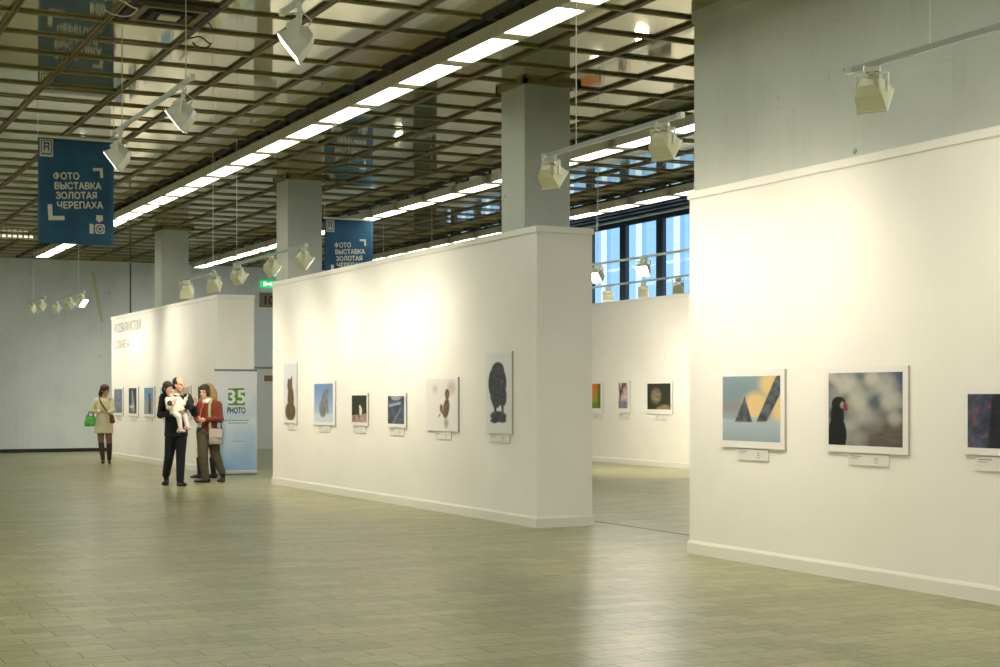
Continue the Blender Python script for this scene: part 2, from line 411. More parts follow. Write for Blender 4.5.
# ------------------------------------------------------------------ fluorescent lights
ORD = ['', 'first', 'second', 'third', 'fourth', 'fifth', 'sixth', 'seventh', 'eighth', 'ninth', 'tenth', 'eleventh', 'twelfth', 'thirteenth', 'fourteenth', 'fifteenth', 'sixteenth', 'seventeenth', 'eighteenth', 'nineteenth', 'twentieth',
       'twenty-first', 'twenty-second', 'twenty-third', 'twenty-fourth', 'twenty-fifth', 'twenty-sixth', 'twenty-seventh', 'twenty-eighth', 'twenty-ninth', 'thirtieth']
def make_fixture():
    r = empty('fluorescent_light')
    h = MB(); L = 0.63; w = 0.15
    h.box(-w, -w + 0.012, -L, L, 0.0, 0.13).box(w - 0.012, w, -L, L, 0.0, 0.13).box(-w, w, -L, L, 0.12, 0.132)
    h.box(-w, w, -L, -L + 0.11, 0.0, 0.12).box(-w, w, L - 0.11, L, 0.0, 0.12)
    h.build('housing', M_HOUS, r)
    MB().box(-w + 0.014, w - 0.014, -L + 0.112, L - 0.112, 0.008, 0.016).build('diffuser', M_TUBE, r)
    for s in (-1, 1): MB().box(-0.015, 0.015, s * 0.42 - 0.015, s * 0.42 + 0.015, 0.132, 0.24).build('hanger', M_ROD, r)
    return r
proto = make_fixture(); used = False
for i, first_bright, k0, k1, where in ((4, 14.115, -6, 18, 'in the longest row, over the aisle'), (9, 16.67, -3, 17, 'in the row behind the display walls'), (13, 23.0, -6, 11, 'in the row beside the windows')):
    for n, k in enumerate(range(k1, k0 - 1, -1)):
        o = copy_tree(proto) if used else proto; used = True
        o.location = (GX(i), first_bright + 0.545 + 1.27 * k, 4.80)
        tag(o, '%s ceiling light from the back wall %s' % (ORD[n + 1], where), 'ceiling light', 'fluorescent lights ' + where)

# ceiling air vent with concentric frames, near the top left
v = empty('ceiling_vent', (3.50, 14.02, HC - 0.03)); tag(v, 'dark square air vent in the ceiling above the hanging rail', 'vent')
for s_, z_, m_ in ((0.40, 0.02, M_DARK), (0.30, 0.0, M_BARD), (0.18, -0.015, M_DARK)):
    f = MB(); q = s_ - 0.06
    f.box(-s_, s_, -s_, -q, z_, z_ + 0.05).box(-s_, s_, q, s_, z_, z_ + 0.05).box(-s_, -q, -q, q, z_, z_ + 0.05).box(q, s_, -q, q, z_, z_ + 0.05)
    f.build('vent_ring', m_, v)
MB().box(-0.09, 0.09, -0.09, 0.09, -0.02, 0.0).build('vent_plate', M_HOUS, v)
MB().box(-0.42, 0.42, -0.42, 0.42, 0.045, 0.055).build('vent_back', M_DARK, v)
sv = empty('strip_vent', (4.2, 34.7, 4.90)); tag(sv, 'pale slotted strip hung under the ceiling at the left edge', 'vent')
MB().box(-1.6, 1.56, -0.08, 0.08, 0.0, 0.09).build('strip_body', M_HOUS, sv)
sl = MB()
for k in range(26): sl.box(-1.5 + k * 0.115, -1.43 + k * 0.115, -0.084, -0.08, 0.015, 0.065)
sl.build('pale_slots', mat('slot_white', (245, 240, 225), 0.4, emit=(1, 0.95, 0.8), estr=0.9), sv)  # pale slots with a weak emission of their own

for nm, (x, y_), R_, lab in (('cable', (3.98, 14.78), 0.10, 'dark loose cable end hanging from the ceiling grid right of the vent'), ('cable', (2.93, 13.75), 0.16, 'pale loop of cable on the ceiling left of the vent')):
    pts = [(x + R_ * 1.5 * math.sin(t * 0.9), y_ + R_ * 2 * math.cos(t * 0.7), HC - 0.045 - 0.03 * math.sin(t * 1.7) ** 2) for t in np.linspace(0, 6, 26)]
    pts[0] = (pts[0][0], pts[0][1], HC - 0.02)
    tag(MB().tube(pts, 0.008, 6).build(nm, M_ROD if R_ < 0.12 else M_WIRE, None, smooth=True), lab, 'cable')
stq = MB(); sp_ = [(8.16, 4.72, .03), (8.20, 4.45, .045), (8.27, 4.1, .04), (8.33, 3.75, .045), (8.40, 3.40, .03)]
for (xa, za, wa), (xb, zb, wb) in zip(sp_[:-1], sp_[1:]): stq.frustum([(xa - wa, YB - 0.004, za), (xa + wa, YB - 0.004, za), (xa + wa, YB, za), (xa - wa, YB, za)], [(xb - wb, YB - 0.004, zb), (xb + wb, YB - 0.004, zb), (xb + wb, YB, zb), (xb - wb, YB, zb)])
struct(stq.build('trim_7', mat('yellow_stain', (206, 204, 168), 0.85)), 'yellowish streak on the grey back wall')

# ------------------------------------------------------------------ track rails and spotlights
def track_rail(x, ya, yb, z, wires, label):
    r = empty('track_rail', (x, (ya + yb) / 2, z)); h = abs(yb - ya) / 2
    MB().box(-0.015, 0.015, -h, h, -0.018, 0.018).build('rail', M_RAIL, r, bevel=0.003)
    for s in (-1, 1): MB().box(-0.018, 0.018, s * h - 0.03, s * h + 0.03, -0.021, 0.021).build('end_cap', M_SPOTW, r)
    for wy in wires: MB().tube([(0, wy - (ya + yb) / 2, 0.02), (0, wy - (ya + yb) / 2, MIRZ - z - 0.005)], 0.0045, 6).build('suspension_wire', M_WIRE, r)
    tag(r, label, 'track rail', 'track rails hung from the ceiling')
    return r
def make_spot(m, drop=0.0):
    """box flood lamp in a yoke; root at the rail, aims along local +x, 35 degrees below the horizon before tilt"""
    r = empty('spotlight')
    MB().box(-0.02, 0.02, -0.06, 0.06, -0.055, -0.018).build('adapter', M_SPOTW, r, bevel=0.004)
    e = -0.065 - drop; y = MB().box(-0.012, 0.012, -0.115, 0.115, e - 0.01, e)
    y.box(-0.014, 0.014, -0.118, -0.110, e - 0.135, e).box(-0.014, 0.014, 0.110, 0.118, e - 0.135, e).tube([(0, 0, -0.05), (0, 0, e - 0.01)], 0.02)
    y.build('yoke', M_SPOTW, r)
    T = Matrix.Translation((0, 0, -0.195 - drop)) @ Matrix.Rotation(math.radians(38), 4, 'Y')
    def rect(x, w, h, dz=0): return [T @ Vector((x, a * w, b * h + dz)) for a, b in ((-1, -1), (1, -1), (1, 1), (-1, 1))]
    b = MB(); b.frustum(rect(-0.10, 0.055, 0.035), rect(-0.04, 0.098, 0.075)); b.frustum(rect(-0.04, 0.098, 0.075), rect(0.075, 0.106, 0.102))
    b.build('lamp_body', m, r, bevel=0.004)
    MB().frustum(rect(0.072, 0.112, 0.110), rect(0.090, 0.112, 0.110)).build('front_rim', M_SPOTW, r, bevel=0.003)
    MB().frustum(rect(0.089, 0.100, 0.098), rect(0.093, 0.100, 0.098)).build('front_glass', M_LENS, r)
    g = MB(); g.frustum(rect(-0.075, 0.05, 0.022, 0.105), rect(0.01, 0.05, 0.03, 0.105)); g.build('gear_box', m, r, bevel=0.004)
    c = [T @ Vector(p) for p in ((-0.09, 0.0, 0.03), (-0.15, 0.03, 0.05), (-0.13, 0.05, 0.13), (-0.03, 0.03, 0.19))]
    MB().tube(c, 0.006, 6).build('cable', M_WIRE, r)
    return r, T
spot_a, SPT = make_spot(M_SPOT)
spot_b, SPT_LONG = make_spot(M_SPOTW, 0.075)       # the front rails carry lamps on longer arms
used_spots = set()
def spotlight(x, y, z, az, label, watts=SPOT_W, size=2.25, blend=1.0, tilt=0.0, long=False):
    """az: compass direction the lamp faces, degrees from +x towards +y"""
    src = spot_b if long else spot_a
    o = copy_tree(src) if src.name in used_spots else src; used_spots.add(src.name)
    o.location = (x, y, z); o.rotation_euler = (0, math.radians(tilt), math.radians(az))
    o.rotation_mode = 'XYZ'
    tag(o, label, 'spotlight', 'spotlights on the track rails')
    if watts:
        d = bpy.data.lights.new('spotlight_beam', 'SPOT'); d.energy = watts; d.spot_size = size; d.spot_blend = blend; d.shadow_soft_size = 0.10; d.color = (1.0, 0.89, 0.73)
        lo = bpy.data.objects.new('spotlight_beam', d); COL.objects.link(lo); lo.parent = o
        q = (SPT_LONG if long else SPT) @ Matrix.Translation((0.12, 0, 0)) @ Matrix.Rotation(math.radians(-90), 4, 'Y')
        lo.matrix_local = q
    o.scale = (0.88, 0.88, 0.88) if not long else (0.96, 0.96, 0.96)
    return o
XT = 6.10
track_rail(3.2, 15.0, 12.06, 4.0, (12.25, 14.6), 'short white rail with two spotlights beside the front blue banner')
track_rail(3.2, 9.75, 6.6, 4.0, (9.0, 7.0), 'white rail leaving the picture at its top edge')
track_rail(XT, 7.495, 3.0, 3.455, (6.79, 4.0), 'white rail in front of the concrete above the near display wall')
track_rail(XT, 11.51, 9.40, 3.493, (10.96,), 'white rail with two spotlights in front of the nearest column')
track_rail(XT, 23.71, 21.69, 3.253, (21.82,), 'left of the two thin rails before the far display wall')
track_rail(XT, 20.72, 17.70, 3.282, (20.62,), 'thin rail with three spotlights above the left end of the middle wall')
track_rail(XT, 38.17, 35.78, 3.704, (37.3,), 'small dark-edged rail with two spotlights near the back wall')
track_rail(XT, 34.8, 31.27, 3.55, (31.85,), 'rail with three spotlights in front of the grey back wall')
track_rail(11.85, 21.6, 14.0, 3.50, (20.6,), 'upper rail crossing the windows')
track_rail(14.35, 25.8, 17.0, 3.50, (25.0,), 'lower rail crossing the windows')
track_rail(11.85, 30.0, 26.5, 3.5, (29.5, 27.0), 'rail mostly hidden behind the middle display wall')

spotlight(3.2, 14.70, 4.0, 152, 'lit spotlight touching the right edge of the front blue banner', 60, long=True)
spotlight(3.2, 12.33, 4.0, 152, 'lit spotlight under the upper end of the rail beside the front banner', 60, long=True)
spotlight(3.2, 9.42, 4.0, 156, 'large lit spotlight at the top edge of the photo', 60, long=True)
spotlight(XT, 7.29, 3.455, 30, 'spotlight alone on the rail above the near display wall')
spotlight(XT, 5.2, 3.455, 20, 'unseen spotlight added to light the right end of the near wall')  # added out of view to brighten the near wall's right end
spotlight(XT, 9.64, 3.493, 25, 'cream spotlight hung before the long lights, right of the nearest column')
spotlight(XT, 11.40, 3.493, 18, 'cream spotlight hung in front of the nearest concrete column', SPOT_W)
spotlight(XT, 17.81, 3.282, 0, 'spotlight in front of the concrete column beside the second banner', SPOT_W * 0.72)
spotlight(XT, 19.08, 3.282, 5, 'spotlight just above the green exit sign', SPOT_W * 0.72)
spotlight(XT, 20.57, 3.282, 20, 'middle spotlight of the five before the far display wall')
spotlight(XT, 21.79, 3.253, 52, 'cream spotlight second from the left above the far display wall', SPOT_W * 1.5)
spotlight(XT, 23.33, 3.253, 66, 'cream spotlight hung before the farthest concrete column', SPOT_W * 2.0)
spotlight(XT, 37.60, 3.704, 22, 'leftmost of the five small spotlights before the back wall')
spotlight(XT, 36.35, 3.704, 22, 'second small spotlight from the left edge before the back wall')
spotlight(XT, 34.43, 3.55, 22, 'middle one of the five small spotlights before the back wall')
spotlight(XT, 32.89, 3.55, 22, 'pale spotlight next to the lit one before the back wall')
spotlight(XT, 31.60, 3.55, -45, 'small lit spotlight at the right end of the back wall five', SPOT_W * 1.5)
spotlight(11.85, 20.6, 3.50, 200, 'lit spotlight at the left edge of the windows on the upper rail')
spotlight(11.85, 19.24, 3.50, 215, 'lit spotlight in the middle of the windows on the upper rail')
spotlight(14.35, 24.57, 3.50, 58, 'leftmost spotlight on the lower rail before the windows', SPOT_W * 3.2)
spotlight(14.35, 23.33, 3.50, 55, 'middle spotlight on the lower rail before the windows', SPOT_W * 3.2)
spotlight(14.35, 22.19, 3.50, 50, 'rightmost spotlight on the lower rail before the windows', SPOT_W * 3.2)
spotlight(11.85, 28.6, 3.5, 200, 'lit spotlight half hidden by the left edge of the middle wall', 40)
# ------------------------------------------------------------------ blue banners
def banner(x, y, ztop, label, seed):
    W, H = 0.945, 1.335
    r = empty('hanging_banner', (x, y, ztop)); tag(r, label, 'banner', 'blue exhibition banners')
    cl = MB(); nx, nz = 20, 26
    for b in range(nz + 1):
        for a in range(nx + 1):
            u, t = a / nx, b / nz
            cl.v.append((u * W, 0.012 * math.sin(u * 5 + t * 3) * t, -t * H))
    for b in range(nz):
        for a in range(nx): cl.f.append((b * (nx + 1) + a, (b + 1) * (nx + 1) + a, (b + 1) * (nx + 1) + a + 1, b * (nx + 1) + a + 1)); cl.mi.append(0)
    o = cl.build('cloth', M_BLUE, r, smooth=True, fix=False)
    sd = o.modifiers.new('thickness', 'SOLIDIFY'); sd.thickness = 0.002; sd.offset = 1.0
    off = lambda px, pz: -0.02
    def put(vs, fs, ox, oz, name, m, rot=0.0):
        ca, sa = math.cos(rot), math.sin(rot)
        return MB().add([(ox + v.x * ca - v.y * sa, -0.018 - v.z, oz + v.x * sa + v.y * ca) for v in vs], fs).build(name, m, r)
    rot = math.radians(3)
    for n, (s, dx) in enumerate((('ФОТО', 0.0), ('ВЫСТАВКА', 0.0), ('ЗОЛОТАЯ', 0.0), ('ЧЕРЕПАХА', 0.0))):
        vs, fs = text_mesh(s, 0.115, 0.0038)
        xs = [v.x for v in vs]; want = (0.325, 0.585, 0.515, 0.575)[n]; k = want / (max(xs) - min(xs))
        vs = [Vector(((v.x - min(xs)) * k, v.y * 1.02, v.z)) for v in vs]
        put(vs, fs, 0.185 + 0.016 * n, -0.525 - 0.122 * n, 'lettering', M_BTXT, rot)
    def bracket(ox, oz, sx, sz, L=0.155, w=0.045):
        q = [Vector(p + (0,)) for p in ((0, 0), (L * sx, 0), (L * sx, w * sz), (w * sx, w * sz), (w * sx, L * sz), (0, L * sz))]
        return q, [(0, 1, 2, 3), (0, 3, 4, 5)] if True else None
    q, f = bracket(0, 0, 1, 1, 0.20, 0.055); put(q, f, 0.125, -1.045, 'corner_mark', M_BTXT, rot)
    q, f = bracket(0, 0, -1, -1, 0.125, 0.038); put(q, f, 0.80, -0.345, 'corner_mark', M_BTXT, rot)
    # camera pictogram: grip, body with lens rings, flash
    body = [Vector((a, b, 0)) for a, b in ((0, 0), (0.05, 0), (0.05, 0.12), (0.0, 0.13))]
    put(body, [(0, 1, 2, 3)], 0.635, -1.19, 'camera_mark', M_BTXT)
    p2 = MB(); cx, cz = 0.765, -1.125
    def ring(r0, r1, n=20):
        vs = [Vector((math.cos(2 * math.pi * k / n) * rr, math.sin(2 * math.pi * k / n) * rr, 0)) for rr in (r0, r1) for k in range(n)]
        return vs, [(k, (k + 1) % n, n + (k + 1) % n, n + k) for k in range(n)]
    sq = [(-0.06, -0.06), (0.06, -0.06), (0.06, 0.06), (-0.06, 0.06)]
    n = 20; vs = []; 
    for k in range(n):
        a = 2 * math.pi * k / n; ca, sa = math.cos(a), math.sin(a); q_ = 0.062 / max(abs(ca), abs(sa)); vs.append(Vector((ca * q_, sa * q_, 0)))
    for k in range(n):
        a = 2 * math.pi * k / n; vs.append(Vector((math.cos(a) * 0.05, math.sin(a) * 0.05, 0)))
    put(vs, [(k, (k + 1) % n, n + (k + 1) % n, n + k) for k in range(n)], cx, cz, 'camera_mark', M_BTXT)
    vs, fs = ring(0.019, 0.037); put(vs, fs, cx, cz, 'camera_mark', M_BTXT)
    put([Vector((a, b, 0)) for a, b in ((-0.04, 0.06), (0.04, 0.06), (0.045, 0.0), (0, -0.035), (-0.045, 0.0))], [(0, 4, 3, 2, 1)], cx - 0.005, cz + 0.115, 'camera_mark', M_BTXT)
    # small square emblem in the corner: pale field, dark ring and strokes
    emb = [Vector((a, b, 0)) for a, b in ((0, 0), (0.165, 0), (0.165, 0.22), (0, 0.22))]
    put(emb, [(0, 1, 2, 3)], 0.018, -0.245, 'emblem_field', M_BTXT)
    em = MB()
    def er(a0, a1, b0, b1): em.box(0.018 + a0, 0.018 + a1, -0.0205, -0.0195, -0.245 + b0, -0.245 + b1)
    er(0.015, 0.15, 0.195, 0.206); er(0.015, 0.026, 0.05, 0.206); er(0.139, 0.15, 0.05, 0.206); er(0.045, 0.12, 0.16, 0.18)
    er(0.05, 0.065, 0.075, 0.16); er(0.10, 0.115, 0.075, 0.16); er(0.065, 0.10, 0.115, 0.132); er(0.02, 0.145, 0.025, 0.042)
    em.build('emblem_strokes', M_BLUE, r)
    MB().box(-0.02, W + 0.02, -0.012, 0.012, -0.008, 0.028).build('top_bar', M_SPOTW, r)
    for a in (0.0, W): MB().tube([(a, 0, 0.02), (a, 0, MIRZ - ztop - 0.005)], 0.005, 6).build('suspension_wire', M_WIRE, r)
M_BLUE = noisy('blue_cloth', (34, 76, 112), (46, 102, 136), 1.6, 0.65, (1, 1, 1), 0.0, 5)
M_BTXT = mat('banner_white', (222, 222, 208), 0.6)
banner(3.29, 19.8, 4.71, 'large blue banner hanging in front, whole lettering visible', 1)
banner(9.49, 26.5, 4.70, 'blue banner whose lower part is hidden by the middle wall', 2)

# ------------------------------------------------------------------ photographs on the walls
RNG = np.random.default_rng(3)
def vnoise(u, v, fx, fy, seed, octs=3):
    out = np.zeros_like(u); amp = 1.0; tot = 0.0
    for o in range(octs):
        r = np.random.default_rng(seed * 17 + o); nx, ny = int(fx * 2 ** o) + 2, int(fy * 2 ** o) + 2
        g = r.random((ny + 1, nx + 1)); x = u * (nx - 1); y = v * (ny - 1)
        xi = np.clip(x.astype(int), 0, nx - 1); yi = np.clip(y.astype(int), 0, ny - 1); a = x - xi; b = y - yi
        a = a * a * (3 - 2 * a); b = b * b * (3 - 2 * b)
        out += amp * (g[yi, xi] * (1 - a) * (1 - b) + g[yi, xi + 1] * a * (1 - b) + g[yi + 1, xi] * (1 - a) * b + g[yi + 1, xi + 1] * a * b)
        tot += amp; amp *= 0.5
    return out / tot
def sm(x, a, b): 
    t = np.clip((x - a) / (b - a + 1e-9), 0, 1); return t * t * (3 - 2 * t)
def rgb(c): return np.array(lin(c))
def ell(u, v, cx, cy, rx, ry, soft=0.15, ang=0.0):
    dx, dy = u - cx, v - cy; ca, sa = math.cos(ang), math.sin(ang)
    d = np.sqrt(((dx * ca + dy * sa) / rx) ** 2 + ((-dx * sa + dy * ca) / ry) ** 2)
    return 1 - sm(d, 1 - soft, 1 + soft)
def seg(u, v, x0, y0, x1, y1, w0, w1, soft=0.2):
    dx, dy = x1 - x0, y1 - y0; t = np.clip(((u - x0) * dx + (v - y0) * dy) / (dx * dx + dy * dy), 0, 1)
    d = np.hypot(u - x0 - t * dx, v - y0 - t * dy) / (w0 + (w1 - w0) * t); return 1 - sm(d, 1 - soft, 1 + soft)
def over(c, m, k): return c * (1 - m[..., None]) + np.asarray(k) * m[..., None] if np.asarray(k).ndim == 1 else c * (1 - m[..., None]) + k * m[..., None]
def flat(u, c): return np.broadcast_to(rgb(c), u.shape + (3,)).copy()
def ramp(t, a, b): return rgb(a) * (1 - t[..., None]) + rgb(b) * t[..., None]

def ph_cat(u, v):                       # brown seated animal on white
    c = ramp(v, (226, 224, 222), (214, 218, 224)); n = vnoise(u, v, 14, 22, 5)
    body = np.maximum.reduce([ell(u, v, .55, .16, .42, .17), ell(u, v, .58, .38, .26, .24), ell(u, v, .50, .62, .20, .12), seg(u, v, .40, .66, .36, .74, .07, .02), seg(u, v, .62, .66, .68, .77, .09, .03)])
    return over(c, body, ramp(n, (52, 42, 36), (136, 108, 78)))
def ph_seal(u, v):
    c = ramp(sm(v, .1, .9), (176, 194, 216), (112, 146, 190)); c = over(c, sm(.22 - v, -.03, .05), rgb((205, 214, 226)))
    n = vnoise(u, v, 8, 8, 6)
    b = np.maximum.reduce([ell(u, v, .47, .35, .20, .24), ell(u, v, .55, .60, .14, .20), ell(u, v, .68, .78, .12, .09), seg(u, v, .66, .7, .74, .25, .06, .04)])
    return over(c, b, ramp(n, (96, 104, 106), (140, 146, 146)))
def ph_candle(u, v):
    n = vnoise(u, v, 5, 5, 7); c = ramp(n, (28, 34, 28), (58, 66, 52)); c = over(c, sm(.25 - v + .08 * u, -.03, .03), ramp(n, (196, 186, 176), (120, 52, 46)))
    return over(c, np.maximum(ell(u, v, .60, .42, .09, .16), ell(u, v, .55, .58, .06, .06)), rgb((226, 222, 196)))
def ph_feather(u, v):
    n = vnoise(.7 * u + .3 * v, v, 7, 7, 8); c = ramp(n, (30, 38, 52), (96, 114, 134)); c = over(c, seg(u, v, .35, .05, .8, .55, .06, .04), rgb((126, 120, 112)))
    return over(c, np.maximum(seg(u, v, .1, .65, .75, .75, .05, .05), ell(u, v, .5, .93, .3, .08)), rgb((150, 164, 170)))
def ph_bird(u, v):
    c = ramp(v, (230, 228, 222), (226, 222, 214)); n = vnoise(u, v, 12, 12, 9)
    c = over(c, .35 * ell(u, v, .3, .8, .08, .08, .6), rgb((150, 140, 124))); c = over(c, .45 * ell(u, v, .82, .82, .12, .12, .7), rgb((160, 120, 90)))
    b = np.maximum.reduce([ell(u, v, .66, .42, .10, .20, .15, -.2), ell(u, v, .69, .70, .075, .10), ell(u, v, .50, .42, .05, .08), seg(u, v, .46, .30, .41, .24, .014, .01), seg(u, v, .52, .36, .62, .26, .03, .03)])
    c = over(c, b, ramp(n, (62, 56, 40), (142, 104, 68)))
    return over(c, .6 * ell(u, v, .66, .13, .07, .09, .5), rgb((112, 104, 86)))
def ph_vulture(u, v):
    c = flat(u, (229, 227, 224)); n = vnoise(u, v, 12, 26, 10)
    b = np.maximum.reduce([ell(u, v, .46, .62, .37, .24, .06), ell(u, v, .48, .78, .26, .11, .08), ell(u, v, .5, .45, .33, .12, .1), ell(u, v, .42, .42, .20, .12), ell(u, v, .72, .45, .12, .12), seg(u, v, .35, .42, .38, .28, .08, .05), seg(u, v, .66, .38, .68, .28, .06, .04), ell(u, v, .50, .20, .33, .065), ell(u, v, .35, .14, .18, .03), ell(u, v, .65, .15, .18, .035)])
    c = over(c, b, ramp(n, (24, 26, 30), (84, 88, 92)))
    return over(c, ell(u, v, .66, .635, .04, .014), rgb((206, 62, 56)))
def ph_ears(u, v):                      # two dark ears over a snowy back, warm glow behind
    c = ramp(sm(v, .30, .95), (148, 160, 166), (136, 158, 166)); c = over(c, .8 * ell(u, v, .15, .72, .5, .22, .8), rgb((122, 142, 152)))
    c = over(c, .5 * ell(u, v, .1, .53, .5, .08, .8), rgb((146, 128, 116)))
    glow = np.maximum.reduce([ell(u, v, .60, .52, .24, .23, .35), ell(u, v, .86, .86, .20, .22, .5), ell(u, v, .98, .5, .14, .25, .6)])
    c = over(c, glow, ramp(v, (226, 200, 148), (222, 192, 128))); n = vnoise(u, v, 14, 14, 11)
    c = over(c, sm(.36 - v - .02 * np.sin(u * 9), -.02, .04), ramp(v * 2.6, (152, 166, 172), (176, 190, 196)))
    e1 = sm(.155 - np.abs(u - .385 - (v - .5) * .05) - (v - .30) * .39, -.008, .012) * sm(v, .285, .305)
    e2 = seg(u, v, .66, .26, 1.0, .92, .075, .095, .1) * sm(v - .30 + 0 * u, -.01, .02)
    return over(c, np.maximum(e1, e2), ramp(n, (32, 36, 42), (112, 120, 126)))
def ph_puffin(u, v):
    n = vnoise(u, v, 4, 4, 12); c = ramp(sm(n, .25, .75), (70, 86, 106), (150, 150, 142)); c = over(c, .75 * ell(u, v, .85, .12, .35, .35, .6), rgb((96, 84, 70)))
    for cx, cy, r, k in ((.22, .86, .12, .8), (.36, .82, .10, .6), (.60, .92, .08, .9), (.78, .86, .13, .7), (.42, .63, .11, .8), (.50, .42, .12, .7), (.86, .62, .12, .8), (.90, .38, .09, .8), (.05, .95, .08, .7), (.65, .30, .1, .4), (.45, .08, .1, .6), (.3, .3, .1, .4)):
        c = over(c, .8 * k * ell(u, v, cx, cy, r, r * 1.1, .6), rgb((198, 194, 180)))
    d = vnoise(u, v, 6, 22, 13); c = over(c, .5 * ell(u, v, .75, .1, .45, .2, .5), ramp(d, (50, 46, 42), (130, 118, 98)))
    b = np.maximum.reduce([ell(u, v, .145, .57, .10, .105, .06), ell(u, v, .125, .40, .095, .20, .08), ell(u, v, .125, .14, .13, .27, .05), sm(.24 - u, -.01, .01) * sm(.12 - v, -.02, .02)])
    c = over(c, b, rgb((14, 14, 16))); c = over(c, .8 * ell(u, v, .195, .555, .030, .045), rgb((168, 160, 156)))
    return over(c, np.maximum(ell(u, v, .235, .54, .030, .045, .15), ell(u, v, .25, .50, .024, .025)), rgb((140, 38, 34)))
def ph_bark(u, v):
    n = vnoise(u, v, 10, 5, 14); c = ramp(n, (24, 26, 42), (92, 96, 126)); d = vnoise(u, v, 8, 8, 15); c = over(c, .6 * sm(d, .6, .75), rgb((146, 88, 72)))
    c = over(c, sm(u - .3 - .08 * v, -.03, .03) * .85, rgb((14, 16, 24)))
    b = np.maximum.reduce([ell(u, v, .62, .52, .10, .14), seg(u, v, .58, .45, .55, .12, .05, .03)]); return over(c, b, ramp(n, (70, 84, 92), (178, 180, 170)))
def ph_orange(u, v):
    c = ramp(sm(v, .1, .95), (150, 168, 40), (226, 112, 52)); return over(over(c, .8 * sm(.25 - v, -.1, .12), rgb((64, 132, 62))), sm(u, .80, .98), rgb((92, 110, 30)))
def ph_stripes(u, v):
    n = vnoise(u, v, 8, 2, 16); c = ramp(sm(n, .3, .7), (34, 28, 36), (216, 188, 190)); c = over(c, sm(.32 - v, -.1, .1) * .8, ramp(n, (20, 26, 40), (120, 138, 160)))
    return over(c, .6 * ell(u, v, .55, .7, .12, .1), rgb((206, 160, 96)))
def ph_owl(u, v):
    n = vnoise(u, v, 10, 16, 17); c = flat(u, (52, 54, 42)); b = ell(u, v, .38, .52, .20, .26, .5)
    c = over(c, .75 * b, ramp(n, (88, 82, 64), (190, 176, 146))); return over(c, np.maximum(.8 * seg(u, v, .45, .05, .95, .06, .04, .03, .6), .7 * ell(u, v, .75, .13, .18, .05, .6)), rgb((176, 152, 112)))
def ph_water(u, v):
    n = vnoise(u, v, 7, 12, 18); c = ramp(n, (66, 90, 118), (134, 152, 172)); return over(c, np.maximum(ell(u, v, .55, .5, .16, .34, .3), ell(u, v, .55, .85, .22, .07)) * .7, ramp(n, (60, 54, 58), (180, 176, 178)))
def ph_lake(u, v):
    n = vnoise(u, v, 9, 14, 19); c = ramp(sm(v, 0, .3), (96, 90, 60), (38, 62, 78)); return over(over(c, .8 * seg(u, v, .55, .25, .45, .85, .2, .06), ramp(n, (110, 96, 88), (206, 206, 206))), ell(u, v, .4, .27, .3, .06, .5), rgb((196, 196, 200)))
def ph_post(u, v):
    c = ramp(sm(v, .45, .55), (152, 164, 168), (110, 150, 186)); return over(c, np.maximum(seg(u, v, .62, .18, .62, .7, .16, .10), ell(u, v, .58, .74, .15, .06)), ramp(vnoise(u, v, 6, 10, 20), (54, 60, 60), (112, 102, 92)))
def ph_sky(u, v): return ramp(sm(v, 0, 1), (120, 160, 196), (160, 196, 220))
def ph_fox(u, v): return over(flat(u, (196, 184, 172)), ell(u, v, .5, .5, .3, .3, .5), ramp(vnoise(u, v, 6, 8, 21), (120, 96, 82), (190, 170, 150)))
def ph_dusk(u, v): return over(flat(u, (120, 116, 120)), sm(.30 - u, -.05, .05), rgb((26, 26, 34)))

